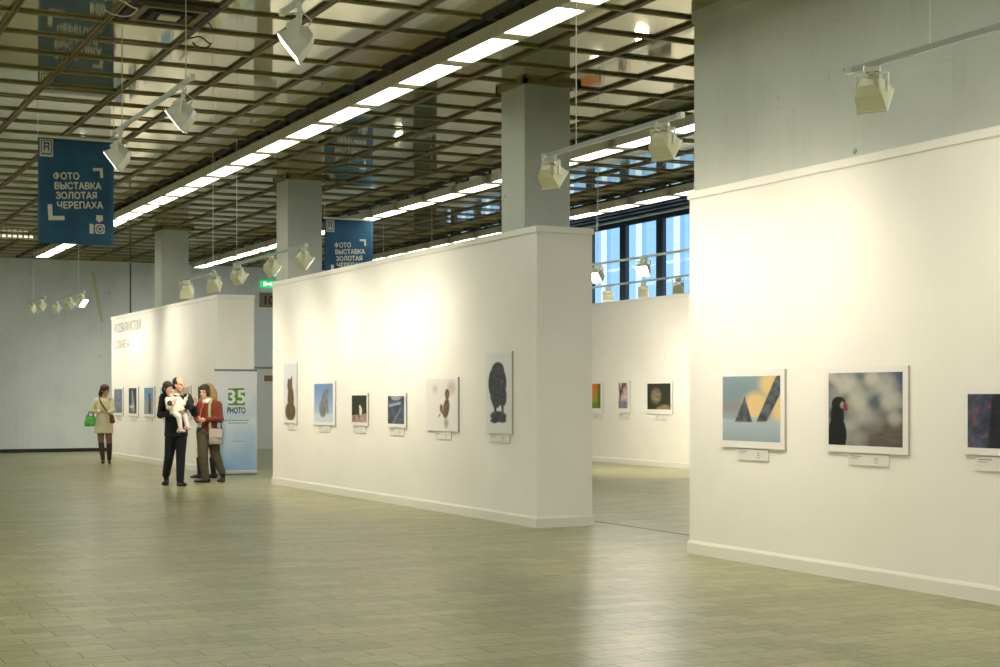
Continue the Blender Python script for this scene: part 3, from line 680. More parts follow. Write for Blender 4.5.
def photo(y0, y1, z0, z1, fn, label, x=X0, m=(0.035, 0.035, 0.045, 0.06), res=56, group='framed photographs on the display walls', card=None, card_label=None):
    """a mounted print on a wall that faces -x; y0 > y1 (y0 is the left end as seen)"""
    yc, zc, w, h = (y0 + y1) / 2, (z0 + z1) / 2, abs(y0 - y1), z1 - z0
    x = x + 0.018; r = empty('framed_photo', (x, yc, zc)); tag(r, label, 'picture', group)
    MB().box(-0.024, -0.022, -w / 2, w / 2, -h / 2, h / 2).box(-0.022, -0.001, -w / 2 + 0.001, w / 2 - 0.001, -h / 2 + 0.001, h / 2 - 0.001, 1).build('mount_board', [M_BOARD, M_EDGE_SHADE], r)
    a0, a1, b0, b1 = -w / 2 + m[0], w / 2 - m[1], -h / 2 + m[3], h / 2 - m[2]
    nx = res; ny = max(8, int(res * (b1 - b0) / (a1 - a0)))
    U, V = np.meshgrid(np.linspace(0, 1, nx + 1), np.linspace(0, 1, ny + 1)); C = np.clip(fn(U, V), 0, 1)
    me = bpy.data.meshes.new('print')
    vs = [(-0.0250, -(a0 + (a1 - a0) * uu), b0 + (b1 - b0) * vv) for uu, vv in zip(U.ravel(), V.ravel())]
    fs = [(j * (nx + 1) + i, j * (nx + 1) + i + 1, (j + 1) * (nx + 1) + i + 1, (j + 1) * (nx + 1) + i) for j in range(ny) for i in range(nx)]
    me.from_pydata(vs, [], fs); at = me.color_attributes.new('ink', 'FLOAT_COLOR', 'POINT')
    at.data.foreach_set('color', np.concatenate([C.reshape(-1, 3), np.ones((C.shape[0] * C.shape[1], 1))], 1).astype(np.float32).ravel())
    me.materials.append(M_PRINT); o = bpy.data.objects.new('print', me); COL.objects.link(o); o.parent = r
    if card:
        ca, cb, cz0, cz1 = card
        k = empty('caption_card', (x, (ca + cb) / 2, (cz0 + cz1) / 2)); tag(k, card_label, 'caption', 'caption cards under the photographs')
        W, H = abs(ca - cb), cz1 - cz0
        MB().box(-0.014, -0.001, -W / 2, W / 2, -H / 2, H / 2).build('card', M_CARD, k, bevel=0.001)
        t = MB()
        def strip(u0, u1, v0, v1): t.box(-0.0152, -0.0142, W / 2 - u1 * W, W / 2 - u0 * W, -H / 2 + v0 * H, -H / 2 + v1 * H)
        strip(.06, .34, .76, .82); strip(.06, .26, .60, .64); strip(.66, .74, .62, .68); strip(.66, .74, .44, .49); strip(.66, .74, .26, .31)
        t.build('caption_lines', M_INK, k)
    return r
full = (0, 0, 0, 0)
ph = [
 (23.69, 23.04, 1.015, 1.98, ph_cat, 'tall photo of a brown animal on white, leftmost on the middle wall', X0, (.02, .02, .02, .05), (23.55, 23.09, .915, 1.005), 'white caption card under the tall photo of the brown animal'),
 (22.25, 21.28, 1.015, 1.676, ph_seal, 'photo of a grey seated animal on blue', X0, (.06, .09, .04, .05), (22.02, 21.53, .915, 1.005), 'white caption card under the photo with the blue background'),
 (20.61, 19.96, 1.03, 1.50, ph_candle, 'small dark green photo with one pale figure and a red base', X0, (.035, .035, .04, .05), (20.54, 20.06, .93, 1.02), 'white caption card under the small dark green photo'),
 (19.24, 18.585, 1.03, 1.49, ph_feather, 'small blue grey photo of feathers, fourth on the middle wall', X0, (.035, .05, .04, .05), (19.16, 18.67, .925, 1.02), 'white caption card under the small blue grey photo'),
 (17.925, 16.946, 1.014, 1.684, ph_bird, 'white photo of a small brown creature, fifth on the middle wall', X0, (.02, .02, .02, .02), (17.66, 17.17, .915, 1.005), 'white caption card under the white photo of the brown creature'),
 (16.164, 15.484, 1.018, 1.962, ph_vulture, 'tall photo of a large black bird on white', X0, (.02, .02, .02, .02), (16.08, 15.56, .915, 1.008), 'white caption card under the tall black bird photo'),
 (11.336, 10.408, 1.0, 1.677, ph_ears, 'photo of two dark pointed ears against a yellow glow', X0, (.03, .055, .055, .06), (11.10, 10.654, .895, .992), 'white caption card under the photo of the two ears'),
 (9.87, 8.895, 1.008, 1.678, ph_puffin, 'photo of a black bird with red beak before pale light spots', X0, (.045, .055, .045, .055), (9.596, 9.121, .91, 1.0), 'white caption card under the red beaked bird photo'),
 (8.305, 7.583, 1.036, 1.515, ph_bark, 'dark bluish photo cut by the right edge of the picture', X0, (.035, .05, .05, .05), (8.207, 7.73, .925, 1.026), 'white caption card cut by the right edge of the picture'),
 (36.40, 35.42, 1.0, 1.65, ph_water, 'blue grey photo beside the woman in the white dress', X0, (.08, .08, .04, .06), (36.1, 35.6, .90, .985), 'caption card beside the woman in the white dress'),
 (34.876, 33.90, 1.0, 1.66, ph_lake, 'dark photo with a white streak, second on the far wall', X0, (.08, .14, .03, .06), (34.6, 34.1, .90, .985), 'caption card under the dark photo with a white streak'),
 (33.365, 32.39, 1.0, 1.66, ph_post, 'pale blue photo of an upright dark post', X0, (.06, .10, .03, .06), (33.1, 32.6, .90, .985), 'caption card under the pale blue photo of a post'),
 (31.93, 30.95, 1.0, 1.66, ph_sky, 'light blue photo half hidden by the man in the black suit', X0, (.06, .10, .03, .06), (31.7, 31.2, .90, .985), 'caption card half hidden by the man in the black suit'),
 (30.42, 29.44, 1.0, 1.66, ph_fox, 'beige photo between the man in black and the person in rust', X0, (.06, .08, .03, .06), None, None),
 (28.95, 28.0, 1.0, 1.66, ph_dusk, 'photo with a dark left side behind the rust sweater wearer', X0, (.06, .08, .03, .06), None, None),
 (30.3, 28.989, 1.082, 1.77, ph_orange, 'orange and green photo cut by the edge of the middle wall', 16.8, (.05, .09, .05, .1), (29.9, 29.0, .95, 1.06), 'caption card under the orange and green photo'),
 (28.34, 27.842, 1.089, 1.778, ph_stripes, 'narrow dark photo with pink vertical streaks', 16.8, (.04, .09, .05, .1), (28.3, 27.85, .95, 1.06), 'caption card under the narrow streaked photo'),
 (27.184, 26.189, 1.078, 1.759, ph_owl, 'dark green photo of a blurred pale bird beyond the gap', 16.8, (.05, .06, .05, .1), (26.85, 26.39, .955, 1.05), 'caption card under the dark green photo beyond the gap'),
]
for a in ph:
    photo(a[0], a[1], a[2], a[3], a[4], a[5], a[6], a[7], 96 if a[4] in (ph_ears, ph_puffin) else 56, card=a[8], card_label=a[9])

# lettering on the far display wall
wt = empty('wall_lettering', (X0 + 0.015, 36.45, 2.98)); tag(wt, 'grey lettering at the upper left of the far display wall', 'lettering')
for s, size, z in (('РИСОВАЛИ ИСТОКИ', 0.30, -0.05), ('И', 0.16, -0.20), ('ЗООМ ЯЕЛА', 0.26, -0.42)):
    vs, fs = text_mesh(s, size, 0.0); xs = [v.x for v in vs]; k = {0.16: 0.13}.get(size, 2.75 if len(s) > 12 else 1.6) / (max(xs) - min(xs))
    MB().add([(0, -(v.x - min(xs)) * k, z + v.y) for v in vs], fs).build('lettering_line', mat('letter_grey', (150, 152, 146), 0.6), wt)

# ------------------------------------------------------------------ roll-up stand
ru = empty('rollup_banner', (7.69, 27.40, 0)); tag(ru, 'pale blue roll-up stand with a green logo before the far wall', 'roll-up banner')
RW, RH = 0.80, 1.915
def sheet_material():
    m = mat('rollup_sheet', (205, 215, 222), 0.5); t = m.node_tree; b = t.nodes['Principled BSDF']
    tc = t.nodes.new('ShaderNodeTexCoord'); sp = t.nodes.new('ShaderNodeSeparateXYZ'); n = t.nodes.new('ShaderNodeTexNoise'); n.inputs['Scale'].default_value = 2.2
    ad = t.nodes.new('ShaderNodeMath'); ad.operation = 'MULTIPLY_ADD'; ad.inputs[1].default_value = 0.35
    r = t.nodes.new('ShaderNodeValToRGB'); e = r.color_ramp.elements
    e[0].position = 0.2; e[0].color = (*lin((126, 160, 200)), 1); e[1].position = 0.95; e[1].color = (*lin((222, 224, 226)), 1)
    for p, c in ((0.45, (176, 198, 216)), (0.62, (206, 216, 222)), (0.72, (184, 204, 218)), (0.82, (212, 219, 224))):
        q = r.color_ramp.elements.new(p); q.color = (*lin(c), 1)
    mu = t.nodes.new('ShaderNodeMath'); mu.operation = 'MULTIPLY'; mu.inputs[1].default_value = 0.46
    L = t.links.new
    L(tc.outputs['Object'], sp.inputs[0]); L(tc.outputs['Object'], n.inputs['Vector']); L(sp.outputs['Z'], mu.inputs[0]); L(n.outputs['Fac'], ad.inputs[0]); L(mu.outputs[0], ad.inputs[2]); L(ad.outputs[0], r.inputs[0]); L(r.outputs[0], b.inputs['Base Color'])
    return m
MB().box(0, RW, -0.003, 0.003, 0.07, RH).build('printed_sheet', sheet_material(), ru)
bs = MB().box(-0.01, RW + 0.01, -0.06, 0.06, 0.015, 0.085).build('base_cassette', mat('silver_base', (196, 198, 194), 0.35, 0.3), ru, bevel=0.02)
MB().box(0.08, 0.16, -0.16, 0.16, 0.0, 0.016).box(RW - 0.16, RW - 0.08, -0.16, 0.16, 0.0, 0.016).build('foot', mat('silver_foot', (150, 152, 150), 0.4, 0.5), bs)
MB().box(-0.005, RW + 0.005, -0.014, 0.014, RH - 0.005, RH + 0.03).build('top_rail', mat('grey_rail', (120, 122, 112), 0.4), ru, bevel=0.005)
MB().tube([(RW / 2, 0.02, 0.08), (RW / 2, 0.02, RH)], 0.012).build('support_pole', M_RAIL, ru)
lg = MB(); g0 = [(0.25, 1.59), (0.55, 1.60), (0.57, 1.52), (0.565, 1.28), (0.25, 1.28)]
lg.add([(a, -0.006, b) for a, b in g0], [tuple(range(5))]); lg.build('logo_field', mat('logo_green', (84, 140, 52), 0.5), ru)
vs, fs = text_mesh('35', 0.335, 0.010); xs = [v.x for v in vs]; k = 0.345 / (max(xs) - min(xs))
MB().add([(0.235 + (v.x - min(xs)) * k, -0.008 - v.z, 1.325 + v.y) for v in vs], fs).build('logo_number', mat('logo_white', (225, 228, 226), 0.5), ru)
vs, fs = text_mesh('PHOTO', 0.155, 0.005); xs = [v.x for v in vs]; k = 0.345 / (max(xs) - min(xs))
MB().add([(0.235 + (v.x - min(xs)) * k, -0.006 - v.z, 1.135 + v.y) for v in vs], fs).build('logo_word', mat('logo_black', (34, 38, 40), 0.5), ru)
sl = MB()
for u0, u1, z in ((0.19, 0.67, 0.995), (0.26, 0.62, 0.945)):
    x = u0
    while x < u1 - 0.02:
        w = random.uniform(0.03, 0.07); sl.box(x, min(x + w, u1), -0.0055, -0.0035, z, z + 0.018); x += w + 0.014
for k in range(5): sl.box(0.33 + k * 0.05, 0.365 + k * 0.05, -0.0055, -0.0035, 0.61, 0.625)
sl.build('small_print', mat('small_print_grey', (128, 140, 150), 0.6), ru)

# ------------------------------------------------------------------ people
class Blob:
    """closed shells that are fused into one continuous skin"""
    def __init__(s): s.m = MB()
    def tube(s, pts, ra, rb=None, lat=None, n=16):
        pts = [Vector(p) for p in pts]; ra = ra if isinstance(ra, (list, tuple)) else [ra] * len(pts); rb = rb or ra
        o = len(s.m.v); N = len(pts); fr = Vector(lat) if lat is not None else None
        for i, p in enumerate(pts):
            d = (pts[min(i + 1, N - 1)] - pts[max(i - 1, 0)]).normalized()
            if fr is None:
                a = Vector((1, 0, 0)) if abs(d.x) < 0.9 else Vector((0, 1, 0)); fr = a
            f = (fr - d * fr.dot(d)).normalized(); g = d.cross(f)
            for k in range(n):
                t = 2 * math.pi * k / n; s.m.v.append(tuple(p + f * math.cos(t) * ra[i] + g * math.sin(t) * rb[i]))
        for i in range(N - 1):
            for k in range(n): s.m.f.append((o + i * n + k, o + i * n + (k + 1) % n, o + (i + 1) * n + (k + 1) % n, o + (i + 1) * n + k)); s.m.mi.append(0)
        s.m.f.append(tuple(o + k for k in reversed(range(n)))); s.m.mi.append(0)
        e = o + (N - 1) * n; s.m.f.append(tuple(e + k for k in range(n))); s.m.mi.append(0)
        return s
    def ell(s, c, r, fwd=(0, -1, 0), up=(0, 0, 1), n=14):
        """ellipsoid with radii (side, forward, up)"""
        c = Vector(c); f = Vector(fwd).normalized(); u = Vector(up); u = (u - f * u.dot(f)).normalized(); l = f.cross(u)
        if not isinstance(r, (list, tuple)): r = (r, r, r)
        o = len(s.m.v); R = 9
        s.m.v.append(tuple(c - u * r[2]))
        for j in range(1, R):
            a = -math.pi / 2 + math.pi * j / R
            for k in range(n):
                t = 2 * math.pi * k / n
                s.m.v.append(tuple(c + l * math.cos(a) * math.cos(t) * r[0] + f * math.cos(a) * math.sin(t) * r[1] + u * math.sin(a) * r[2]))
        s.m.v.append(tuple(c + u * r[2])); top = o + 1 + (R - 1) * n
        for k in range(n): s.m.f.append((o, o + 1 + (k + 1) % n, o + 1 + k)); s.m.mi.append(0)
        for j in range(R - 2):
            for k in range(n):
                a = o + 1 + j * n; s.m.f.append((a + k, a + (k + 1) % n, a + n + (k + 1) % n, a + n + k)); s.m.mi.append(0)
        a = o + 1 + (R - 2) * n
        for k in range(n): s.m.f.append((a + k, a + (k + 1) % n, top)); s.m.mi.append(0)
        return s
    def limb(s, pts, rs):
        """tapered limb with round joints"""
        s.tube(pts, list(rs))
        for p, r in zip(pts, rs): s.ell(p, r * 0.99)
        return s
    def hand(s, wrist, d, palm_n, curl=0.5, k=1.0, thumb=1):
        """wrist point, finger direction, direction the palm faces; thumb +1/-1 picks the side"""
        w = Vector(wrist); d = Vector(d).normalized(); nn = Vector(palm_n); nn = (nn - d * nn.dot(d)).normalized(); l = d.cross(nn) * thumb
        s.tube([w, w + d * 0.04 * k, w + d * 0.085 * k], [0.026 * k, 0.038 * k, 0.040 * k], [0.020 * k, 0.017 * k, 0.014 * k], lat=l)
        for q, (off, ln) in enumerate(((0.030, 0.072), (0.010, 0.080), (-0.010, 0.074), (-0.029, 0.058))):
            p = w + d * 0.078 * k + l * off * k; dd = d.copy(); pts = [p]; a = 0.0
            for t in (0.42, 0.32, 0.26):
                a += curl * (0.55 + 0.06 * q); dv = d * math.cos(a) + nn * math.sin(a); p = p + dv * ln * t * k; pts.append(p)
            s.tube(pts, [0.0095 * k, 0.009 * k, 0.0085 * k, 0.007 * k], n=8); s.ell(pts[-1], 0.0072 * k, n=8)
        b = w + d * 0.025 * k + l * 0.026 * k
        s.tube([b, b + (d * 0.5 + l * 0.75 + nn * 0.3) * 0.035 * k, b + (d * 0.9 + l * 0.75 + nn * 0.6) * 0.055 * k], [0.013 * k, 0.011 * k, 0.008 * k], n=8)
        return s
    def head(s, c, fwd, k=1.0, female=False):
        c = Vector(c); f = Vector(fwd).normalized(); u = Vector((0, 0, 1)); u = (u - f * u.dot(f)).normalized(); l = f.cross(u)
        P = lambda a, b, z: c + l * a * k + f * b * k + u * z * k
        E = lambda a, b, z, r: s.ell(P(a, b, z), tuple(q * k for q in r), f, u)
        E(0, -0.012, 0.035, (0.076, 0.096, 0.092)); E(0, 0.022, -0.045, (0.058 if female else 0.062, 0.064, 0.078)); E(0, 0.058, -0.098, (0.024, 0.022, 0.018))
        E(0, 0.068, 0.020, (0.050, 0.022, 0.016)); E(0.035, 0.060, -0.030, (0.022, 0.022, 0.024)); E(-0.035, 0.060, -0.030, (0.022, 0.022, 0.024))
        s.tube([P(0, 0.084, 0.008), P(0, 0.100, -0.018), P(0, 0.106, -0.032)], [0.008 * k, 0.011 * k, 0.014 * k]); E(0, 0.080, -0.062, (0.024, 0.012, 0.010))
        for q in (-1, 1): E(q * 0.076, -0.005, -0.010, (0.010, 0.020, 0.032))
        return P
    def build(s, name, m, parent, voxel=0.01, smooth=3):
        o = s.m.build(name, m, None)
        r = o.modifiers.new('fuse', 'REMESH'); r.mode = 'VOXEL'; r.voxel_size = voxel
        sm_ = o.modifiers.new('soften', 'SMOOTH'); sm_.factor = 0.5; sm_.iterations = smooth
        dg = bpy.context.evaluated_depsgraph_get(); me = bpy.data.meshes.new_from_object(o.evaluated_get(dg))
        bpy.data.objects.remove(o)
        me.name = name
        for p in me.polygons: p.use_smooth = True
        q = bpy.data.objects.new(name, me); COL.objects.link(q)
        if parent is not None: q.parent = parent
        return q
def eyes(P, parent, fwd, k=1.0):
    for q in (-1, 1):
        b = Blob(); b.ell(P(q * 0.031, 0.080, 0.000), (0.013 * k, 0.008 * k, 0.008 * k), fwd); b.m.build('eye', mat('eye_dark', (44, 34, 28), 0.2), parent, smooth=True)
        b = Blob(); b.ell(P(q * 0.032, 0.086, 0.021), (0.019 * k, 0.006 * k, 0.004 * k), fwd); b.m.build('eyebrow', mat('brow_dark', (40, 30, 24), 0.8), parent, smooth=True)
    b = Blob(); b.ell(P(0, 0.0905, -0.062), (0.021 * k, 0.005 * k, 0.007 * k), fwd); b.m.build('lips', mat('lip', (160, 92, 80), 0.5), parent, smooth=True)
SKIN = mat('skin', (206, 158, 126), 0.55); SKIN2 = mat('skin_pale', (216, 172, 144), 0.55)
FACE = -0.4581   # people are laid out with x to the right as the camera sees it, y away from it

def foot(b, ankle, toe, r=0.045, heel=None):
    a, t = Vector(ankle), Vector(toe); h = Vector(heel) if heel else a + (a - t).normalized() * 0.05
    if heel is None: h.z = t.z
    b.tube([h, (h + t) / 2 + Vector((0, 0, 0.012)), t], [r * 0.85, r, r * 0.8], [r * 0.8, r * 0.85, r * 0.5], lat=(t - h).cross(Vector((0, 0, 1))).normalized())
    b.ell(t, (r * 0.8, r * 0.9, r * 0.5), (t - h)); b.ell(h, r * 0.8); b.tube([a, h + Vector((0, 0, 0.01))], [r * 0.9, r * 0.85])

def full_body(J, skin, root, k=1.0, female=False, lean=None, voxel=0.008):
    """one continuous figure from the joint table J"""
    b = Blob(); V = Vector
    lat = (V(J['shR']) - V(J['shL'])).normalized(); hlat = (V(J['hipR']) - V(J['hipL'])); hlat.z = 0; hlat.normalize()
    pel = (V(J['hipL']) + V(J['hipR'])) / 2; ch = (V(J['shL']) + V(J['shR'])) / 2
    w = (V(J['shR']) - V(J['shL'])).length
    ws = [0.145, 0.155, 0.125, 0.15, w * 0.46, w * 0.36]; ds = [0.09, 0.105, 0.088, 0.105, 0.10, 0.06]
    pts = [pel - V((0, 0, 0.05)) * k, pel + V((0, 0, 0.05)) * k, pel.lerp(ch, 0.40), pel.lerp(ch, 0.68), pel.lerp(ch, 0.92), ch + V((0, 0, 0.045)) * k]
    ff = [1, 1, 1, 1, 1, 1]
    b.tube(pts, [q * (k if i < 4 else 1) * 0.93 for i, q in enumerate(ws)], [q * k * 0.93 for q in ds], lat=lat)
    hd = V(J['head']); f = V(J['look']).normalized()
    b.tube([ch + V((0, 0, 0.02)) * k, hd - V((0, 0, 0.08)) * k - f * 0.015], [0.062 * k, 0.052 * k])
    P = b.head(hd, f, k, female)
    for sd in 'LR':
        b.limb([J['sh' + sd], J['el' + sd], J['wr' + sd]], [0.046 * k, 0.038 * k, 0.025 * k])
        h = J['hand' + sd]; b.hand(J['wr' + sd], h[0], h[1], h[2], k * (0.92 if female else 1.0), h[3])
        b.limb([J['hip' + sd], J['kn' + sd], J['an' + sd]], [0.080 * k, 0.052 * k, 0.036 * k])
        kn, an = V(J['kn' + sd]), V(J['an' + sd]); b.ell(kn.lerp(an, 0.28) + V((0, 0.02, 0)), (0.05 * k, 0.05 * k, 0.11 * k))
        foot(b, J['an' + sd], J['toe' + sd], 0.034 * k)
    o = b.build('body', skin, root, voxel, 2); eyes(P, o, f, k)
    return o, P

def sleeve(b, J, sd, r, stop=0.96):
    a, e, w = Vector(J['sh' + sd]), Vector(J['el' + sd]), Vector(J['wr' + sd])
    b.limb([a, e, e.lerp(w, stop)], r)
def leg_tube(b, J, sd, r, stop=1.0):
    a, e, w = Vector(J['hip' + sd]), Vector(J['kn' + sd]), Vector(J['an' + sd]); b.limb([a, e, e.lerp(w, stop)], r)

# --- man in a black suit carrying a toddler
man = empty('person', (6.30, 24.40, 0), FACE); tag(man, 'man in a black suit carrying a small child on his arm', 'person', 'visitors at the exhibition')
J = dict(shL=(0.075, 0.10, 1.425), shR=(-0.265, -0.06, 1.425), elL=(0.215, 0.02, 1.165), wrL=(0.245, -0.17, 1.285), elR=(-0.315, -0.10, 1.15), wrR=(-0.015, -0.325, 1.165),
         hipL=(-0.005, 0.03, 0.91), hipR=(-0.155, -0.03, 0.91), knL=(-0.005, -0.03, 0.50), anL=(-0.02, 0.0, 0.10), toeL=(0.085, -0.14, 0.03),
         knR=(-0.20, 0.03, 0.50), anR=(-0.295, 0.22, 0.17), toeR=(-0.305, 0.10, 0.03), head=(-0.035, -0.02, 1.635), look=(0.86, -0.50, -0.08),
         handL=((0.25, -0.1, 0.95), (-0.6, -0.6, 0), 0.35, 1), handR=((0.9, -0.1, -0.05), (0.1, 0.5, 0.9), 0.6, 1))
J['hipL'], J['hipR'] = J['hipL'], J['hipR']
body, P = full_body(J, SKIN, man)
SUIT = noisy('black_suit', (20, 21, 27), (27, 28, 35), 30, 0.8)
b = Blob()
b.tube([(-0.085, 0.0, 0.80), (-0.085, 0, 0.95), (-0.09, 0.0, 1.12), (-0.095, 0.01, 1.30), (-0.095, 0.02, 1.42), (-0.09, 0.02, 1.475)], [0.195, 0.185, 0.175, 0.19, 0.175, 0.085], [0.135, 0.13, 0.125, 0.135, 0.115, 0.075], lat=(0.9, 0.43, 0))
sleeve(b, J, 'L', [0.078, 0.062, 0.047], 0.93); sleeve(b, J, 'R', [0.082, 0.064, 0.048], 0.93)
b.build('jacket', SUIT, man, 0.011, 4)
b = Blob(); leg_tube(b, J, 'L', [0.105, 0.078, 0.062]); leg_tube(b, J, 'R', [0.105, 0.080, 0.064])
b.tube([(-0.08, 0, 0.82), (-0.08, 0, 1.0)], [0.16, 0.155], [0.115, 0.11], lat=(0.9, 0.4, 0)); b.build('trousers', SUIT, man, 0.011, 4)
SHOE = mat('black_shoe', (18, 16, 16), 0.3)
for sd in 'LR':
    b = Blob(); foot(b, J['an' + sd], J['toe' + sd], 0.05); b.build('shoe', SHOE, man, 0.009, 3)
b = Blob(); f = Vector(J['look']).normalized(); hc = Vector(J['head'])
b.ell(P(0, -0.034, 0.042), (0.083, 0.086, 0.080), f); b.ell(P(0, -0.07, -0.03), (0.066, 0.05, 0.065), f); b.ell(P(0.062, -0.015, 0.025), (0.022, 0.045, 0.045), f); b.ell(P(-0.062, -0.015, 0.025), (0.022, 0.045, 0.045), f)
b.build('hair', mat('hair_black', (30, 25, 22), 0.6), man, 0.008, 3)
b = Blob(); b.tube([(-0.085, 0.01, 1.44), (-0.075, 0.0, 1.50)], [0.072, 0.066], [0.068, 0.064]); b.build('shirt_collar', mat('white_shirt', (222, 220, 214), 0.7), man, 0.008, 2)

# --- toddler on his arm
kid = empty('person', (6.30, 24.40, 0), FACE); tag(kid, 'toddler in a white top and white tights carried by the man in black', 'person', 'visitors at the exhibition')
KJ = dict(shL=(0.0, -0.20, 1.40), shR=(-0.155, -0.30, 1.39), elL=(0.085, -0.24, 1.33), wrL=(0.13, -0.25, 1.42), elR=(-0.13, -0.36, 1.27), wrR=(-0.06, -0.37, 1.345),
          hipL=(0.015, -0.22, 1.20), hipR=(-0.045, -0.31, 1.19), knL=(0.115, -0.30, 1.14), anL=(0.165, -0.33, 0.965), toeL=(0.225, -0.36, 0.935),
          knR=(0.045, -0.40, 1.12), anR=(0.075, -0.41, 0.925), toeR=(0.14, -0.43, 0.893), head=(-0.165, -0.25, 1.575), look=(0.88, -0.47, -0.05),
          handL=((0.5, -0.2, 0.8), (-0.6, -0.5, 0), 0.5, 1), handR=((0.7, 0, 0.7), (0.3, 0.8, 0), 0.5, 1))
kb = Blob(); Vv = Vector
ch = (Vv(KJ['shL']) + Vv(KJ['shR'])) / 2; pe = (Vv(KJ['hipL']) + Vv(KJ['hipR'])) / 2
kb.tube([pe - Vv((0, 0, 0.03)), pe.lerp(ch, 0.5), ch], [0.085, 0.085, 0.08], [0.07, 0.07, 0.06], lat=(0.84, 0.54, 0)); kb.tube([ch, Vv(KJ['head']) - Vv((0, 0, 0.05))], [0.04, 0.036])
KP = kb.head(KJ['head'], KJ['look'], 0.80, True)
for sd in 'LR':
    kb.limb([KJ['sh' + sd], KJ['el' + sd], KJ['wr' + sd]], [0.030, 0.026, 0.019]); h = KJ['hand' + sd]; kb.hand(KJ['wr' + sd], h[0], h[1], h[2], 0.62, h[3])
    kb.limb([KJ['hip' + sd], KJ['kn' + sd], KJ['an' + sd]], [0.05, 0.037, 0.026]); foot(kb, KJ['an' + sd], KJ['toe' + sd], 0.026)
ko = kb.build('body', SKIN2, kid, 0.0065, 2); eyes(KP, ko, KJ['look'], 0.8)
b = Blob(); b.tube([pe + Vv((0.02, 0, -0.01)), pe.lerp(ch, 0.5), ch + Vv((0, 0, 0.035))], [0.128, 0.115, 0.075], [0.105, 0.095, 0.06], lat=(0.84, 0.54, 0))
sleeve(b, KJ, 'L', [0.048, 0.042, 0.032], 0.85); sleeve(b, KJ, 'R', [0.05, 0.044, 0.034], 0.85)
b.build('white_top', mat('cream_knit', (226, 222, 200), 0.85), kid, 0.008, 3)
b = Blob(); b.ell((-0.10, -0.402, 1.34), (0.045, 0.02, 0.045), (0.3, -1, 0)); b.build('sleeve_patch', mat('plum_print', (66, 48, 74), 0.8), kid, 0.006, 2)
b = Blob(); b.tube([pe + Vv((0.03, 0.0, -0.035)), pe + Vv((0.025, 0.0, -0.01))], [0.135, 0.132], [0.11, 0.108], lat=(0.84, 0.54, 0)); b.build('skirt_hem', mat('navy_hem', (58, 50, 66), 0.8), kid, 0.008, 2)
b = Blob()
for sd in 'LR': b.limb([KJ['hip' + sd], KJ['kn' + sd], KJ['an' + sd]], [0.058, 0.045, 0.033])
b.build('tights', mat('white_tights', (224, 214, 204), 0.8), kid, 0.008, 3)
for sd in 'LR':
    b = Blob(); foot(b, KJ['an' + sd], KJ['toe' + sd], 0.034); b.build('shoe', mat('pink_shoe', (214, 182, 172), 0.6), kid, 0.007, 2)
b = Blob(); b.ell(KP(0, -0.012, 0.060), (0.088 * .8, 0.106 * .8, 0.088 * .8), KJ['look']); b.ell(KP(0.066, -0.01, 0.0), (0.016, 0.036, 0.05), KJ['look']); b.ell(KP(-0.066, -0.01, 0.0), (0.016, 0.036, 0.05), KJ['look']); b.ell(KP(0, -0.075, -0.02), (0.06, 0.045, 0.075), KJ['look'])
b.build('hair', mat('hair_brown_dark', (44, 34, 28), 0.65), kid, 0.007, 3)

# --- person in a rust sweater
rus = empty('person', (7.0, 25.15, 0), FACE); tag(rus, 'person in a rust red sweater and khaki trousers with a grey bag', 'person', 'visitors at the exhibition')
J = dict(shL=(0.105, 0.03, 1.300), shR=(-0.175, 0.0, 1.300), elL=(0.155, 0.0, 1.06), wrL=(-0.06, -0.20, 1.06), elR=(-0.235, -0.05, 1.09), wrR=(-0.175, -0.235, 1.035),
         hipL=(0.02, 0.05, 0.86), hipR=(-0.145, 0.0, 0.86), knL=(0.065, 0.03, 0.47), anL=(0.165, 0.10, 0.17), toeL=(0.13, 0.0, 0.03),
         knR=(-0.125, -0.07, 0.46), anR=(-0.09, -0.03, 0.085), toeR=(-0.235, -0.09, 0.03), head=(-0.115, -0.01, 1.515), look=(-0.30, -0.95, -0.02),
         handL=((-0.9, -0.1, 0.05), (0, 0.4, 0.9), 0.7, 1), handR=((0.55, -0.5, 0.1), (0.2, 0.8, 0.4), 0.7, -1))
body, P = full_body(J, SKIN, rus, 0.96)
RUST = noisy('rust_knit', (112, 52, 32), (96, 43, 26), 40, 0.9)
b = Blob(); b.tube([(-0.06, 0.02, 0.845), (-0.055, 0.02, 0.97), (-0.03, 0.02, 1.12), (-0.02, 0.02, 1.26), (-0.03, 0.02, 1.325), (-0.045, 0.02, 1.385)], [0.150, 0.155, 0.158, 0.160, 0.140, 0.075], [0.115, 0.118, 0.12, 0.12, 0.10, 0.07], lat=(1, 0.06, 0))
sleeve(b, J, 'L', [0.075, 0.062, 0.045], 0.94); sleeve(b, J, 'R', [0.073, 0.060, 0.045], 0.94); b.build('sweater', RUST, rus, 0.011, 4)
KH = noisy('khaki_cotton', (82, 76, 58), (70, 64, 48), 18, 0.85)
b = Blob(); leg_tube(b, J, 'L', [0.108, 0.082, 0.062]); leg_tube(b, J, 'R', [0.110, 0.085, 0.066]); b.tube([(-0.06, 0.02, 0.80), (-0.06, 0.02, 0.93)], [0.152, 0.145], [0.115, 0.11], lat=(1, 0.1, 0)); b.build('trousers', KH, rus, 0.011, 4)
for sd in 'LR':
    b = Blob(); foot(b, J['an' + sd], J['toe' + sd], 0.05); b.build('shoe', SHOE, rus, 0.009, 3)
f = Vector(J['look'])
b = Blob(); b.ell(P(0, -0.020, 0.060), (0.087, 0.103, 0.083), f); b.ell(P(0, -0.07, -0.03), (0.078, 0.05, 0.09), f); b.ell(P(0.066, 0.0, -0.01), (0.022, 0.05, 0.075), f); b.ell(P(-0.066, 0.0, -0.01), (0.022, 0.05, 0.075), f)
b.build('hair', mat('hair_dark', (46, 34, 27), 0.6), rus, 0.008, 3)
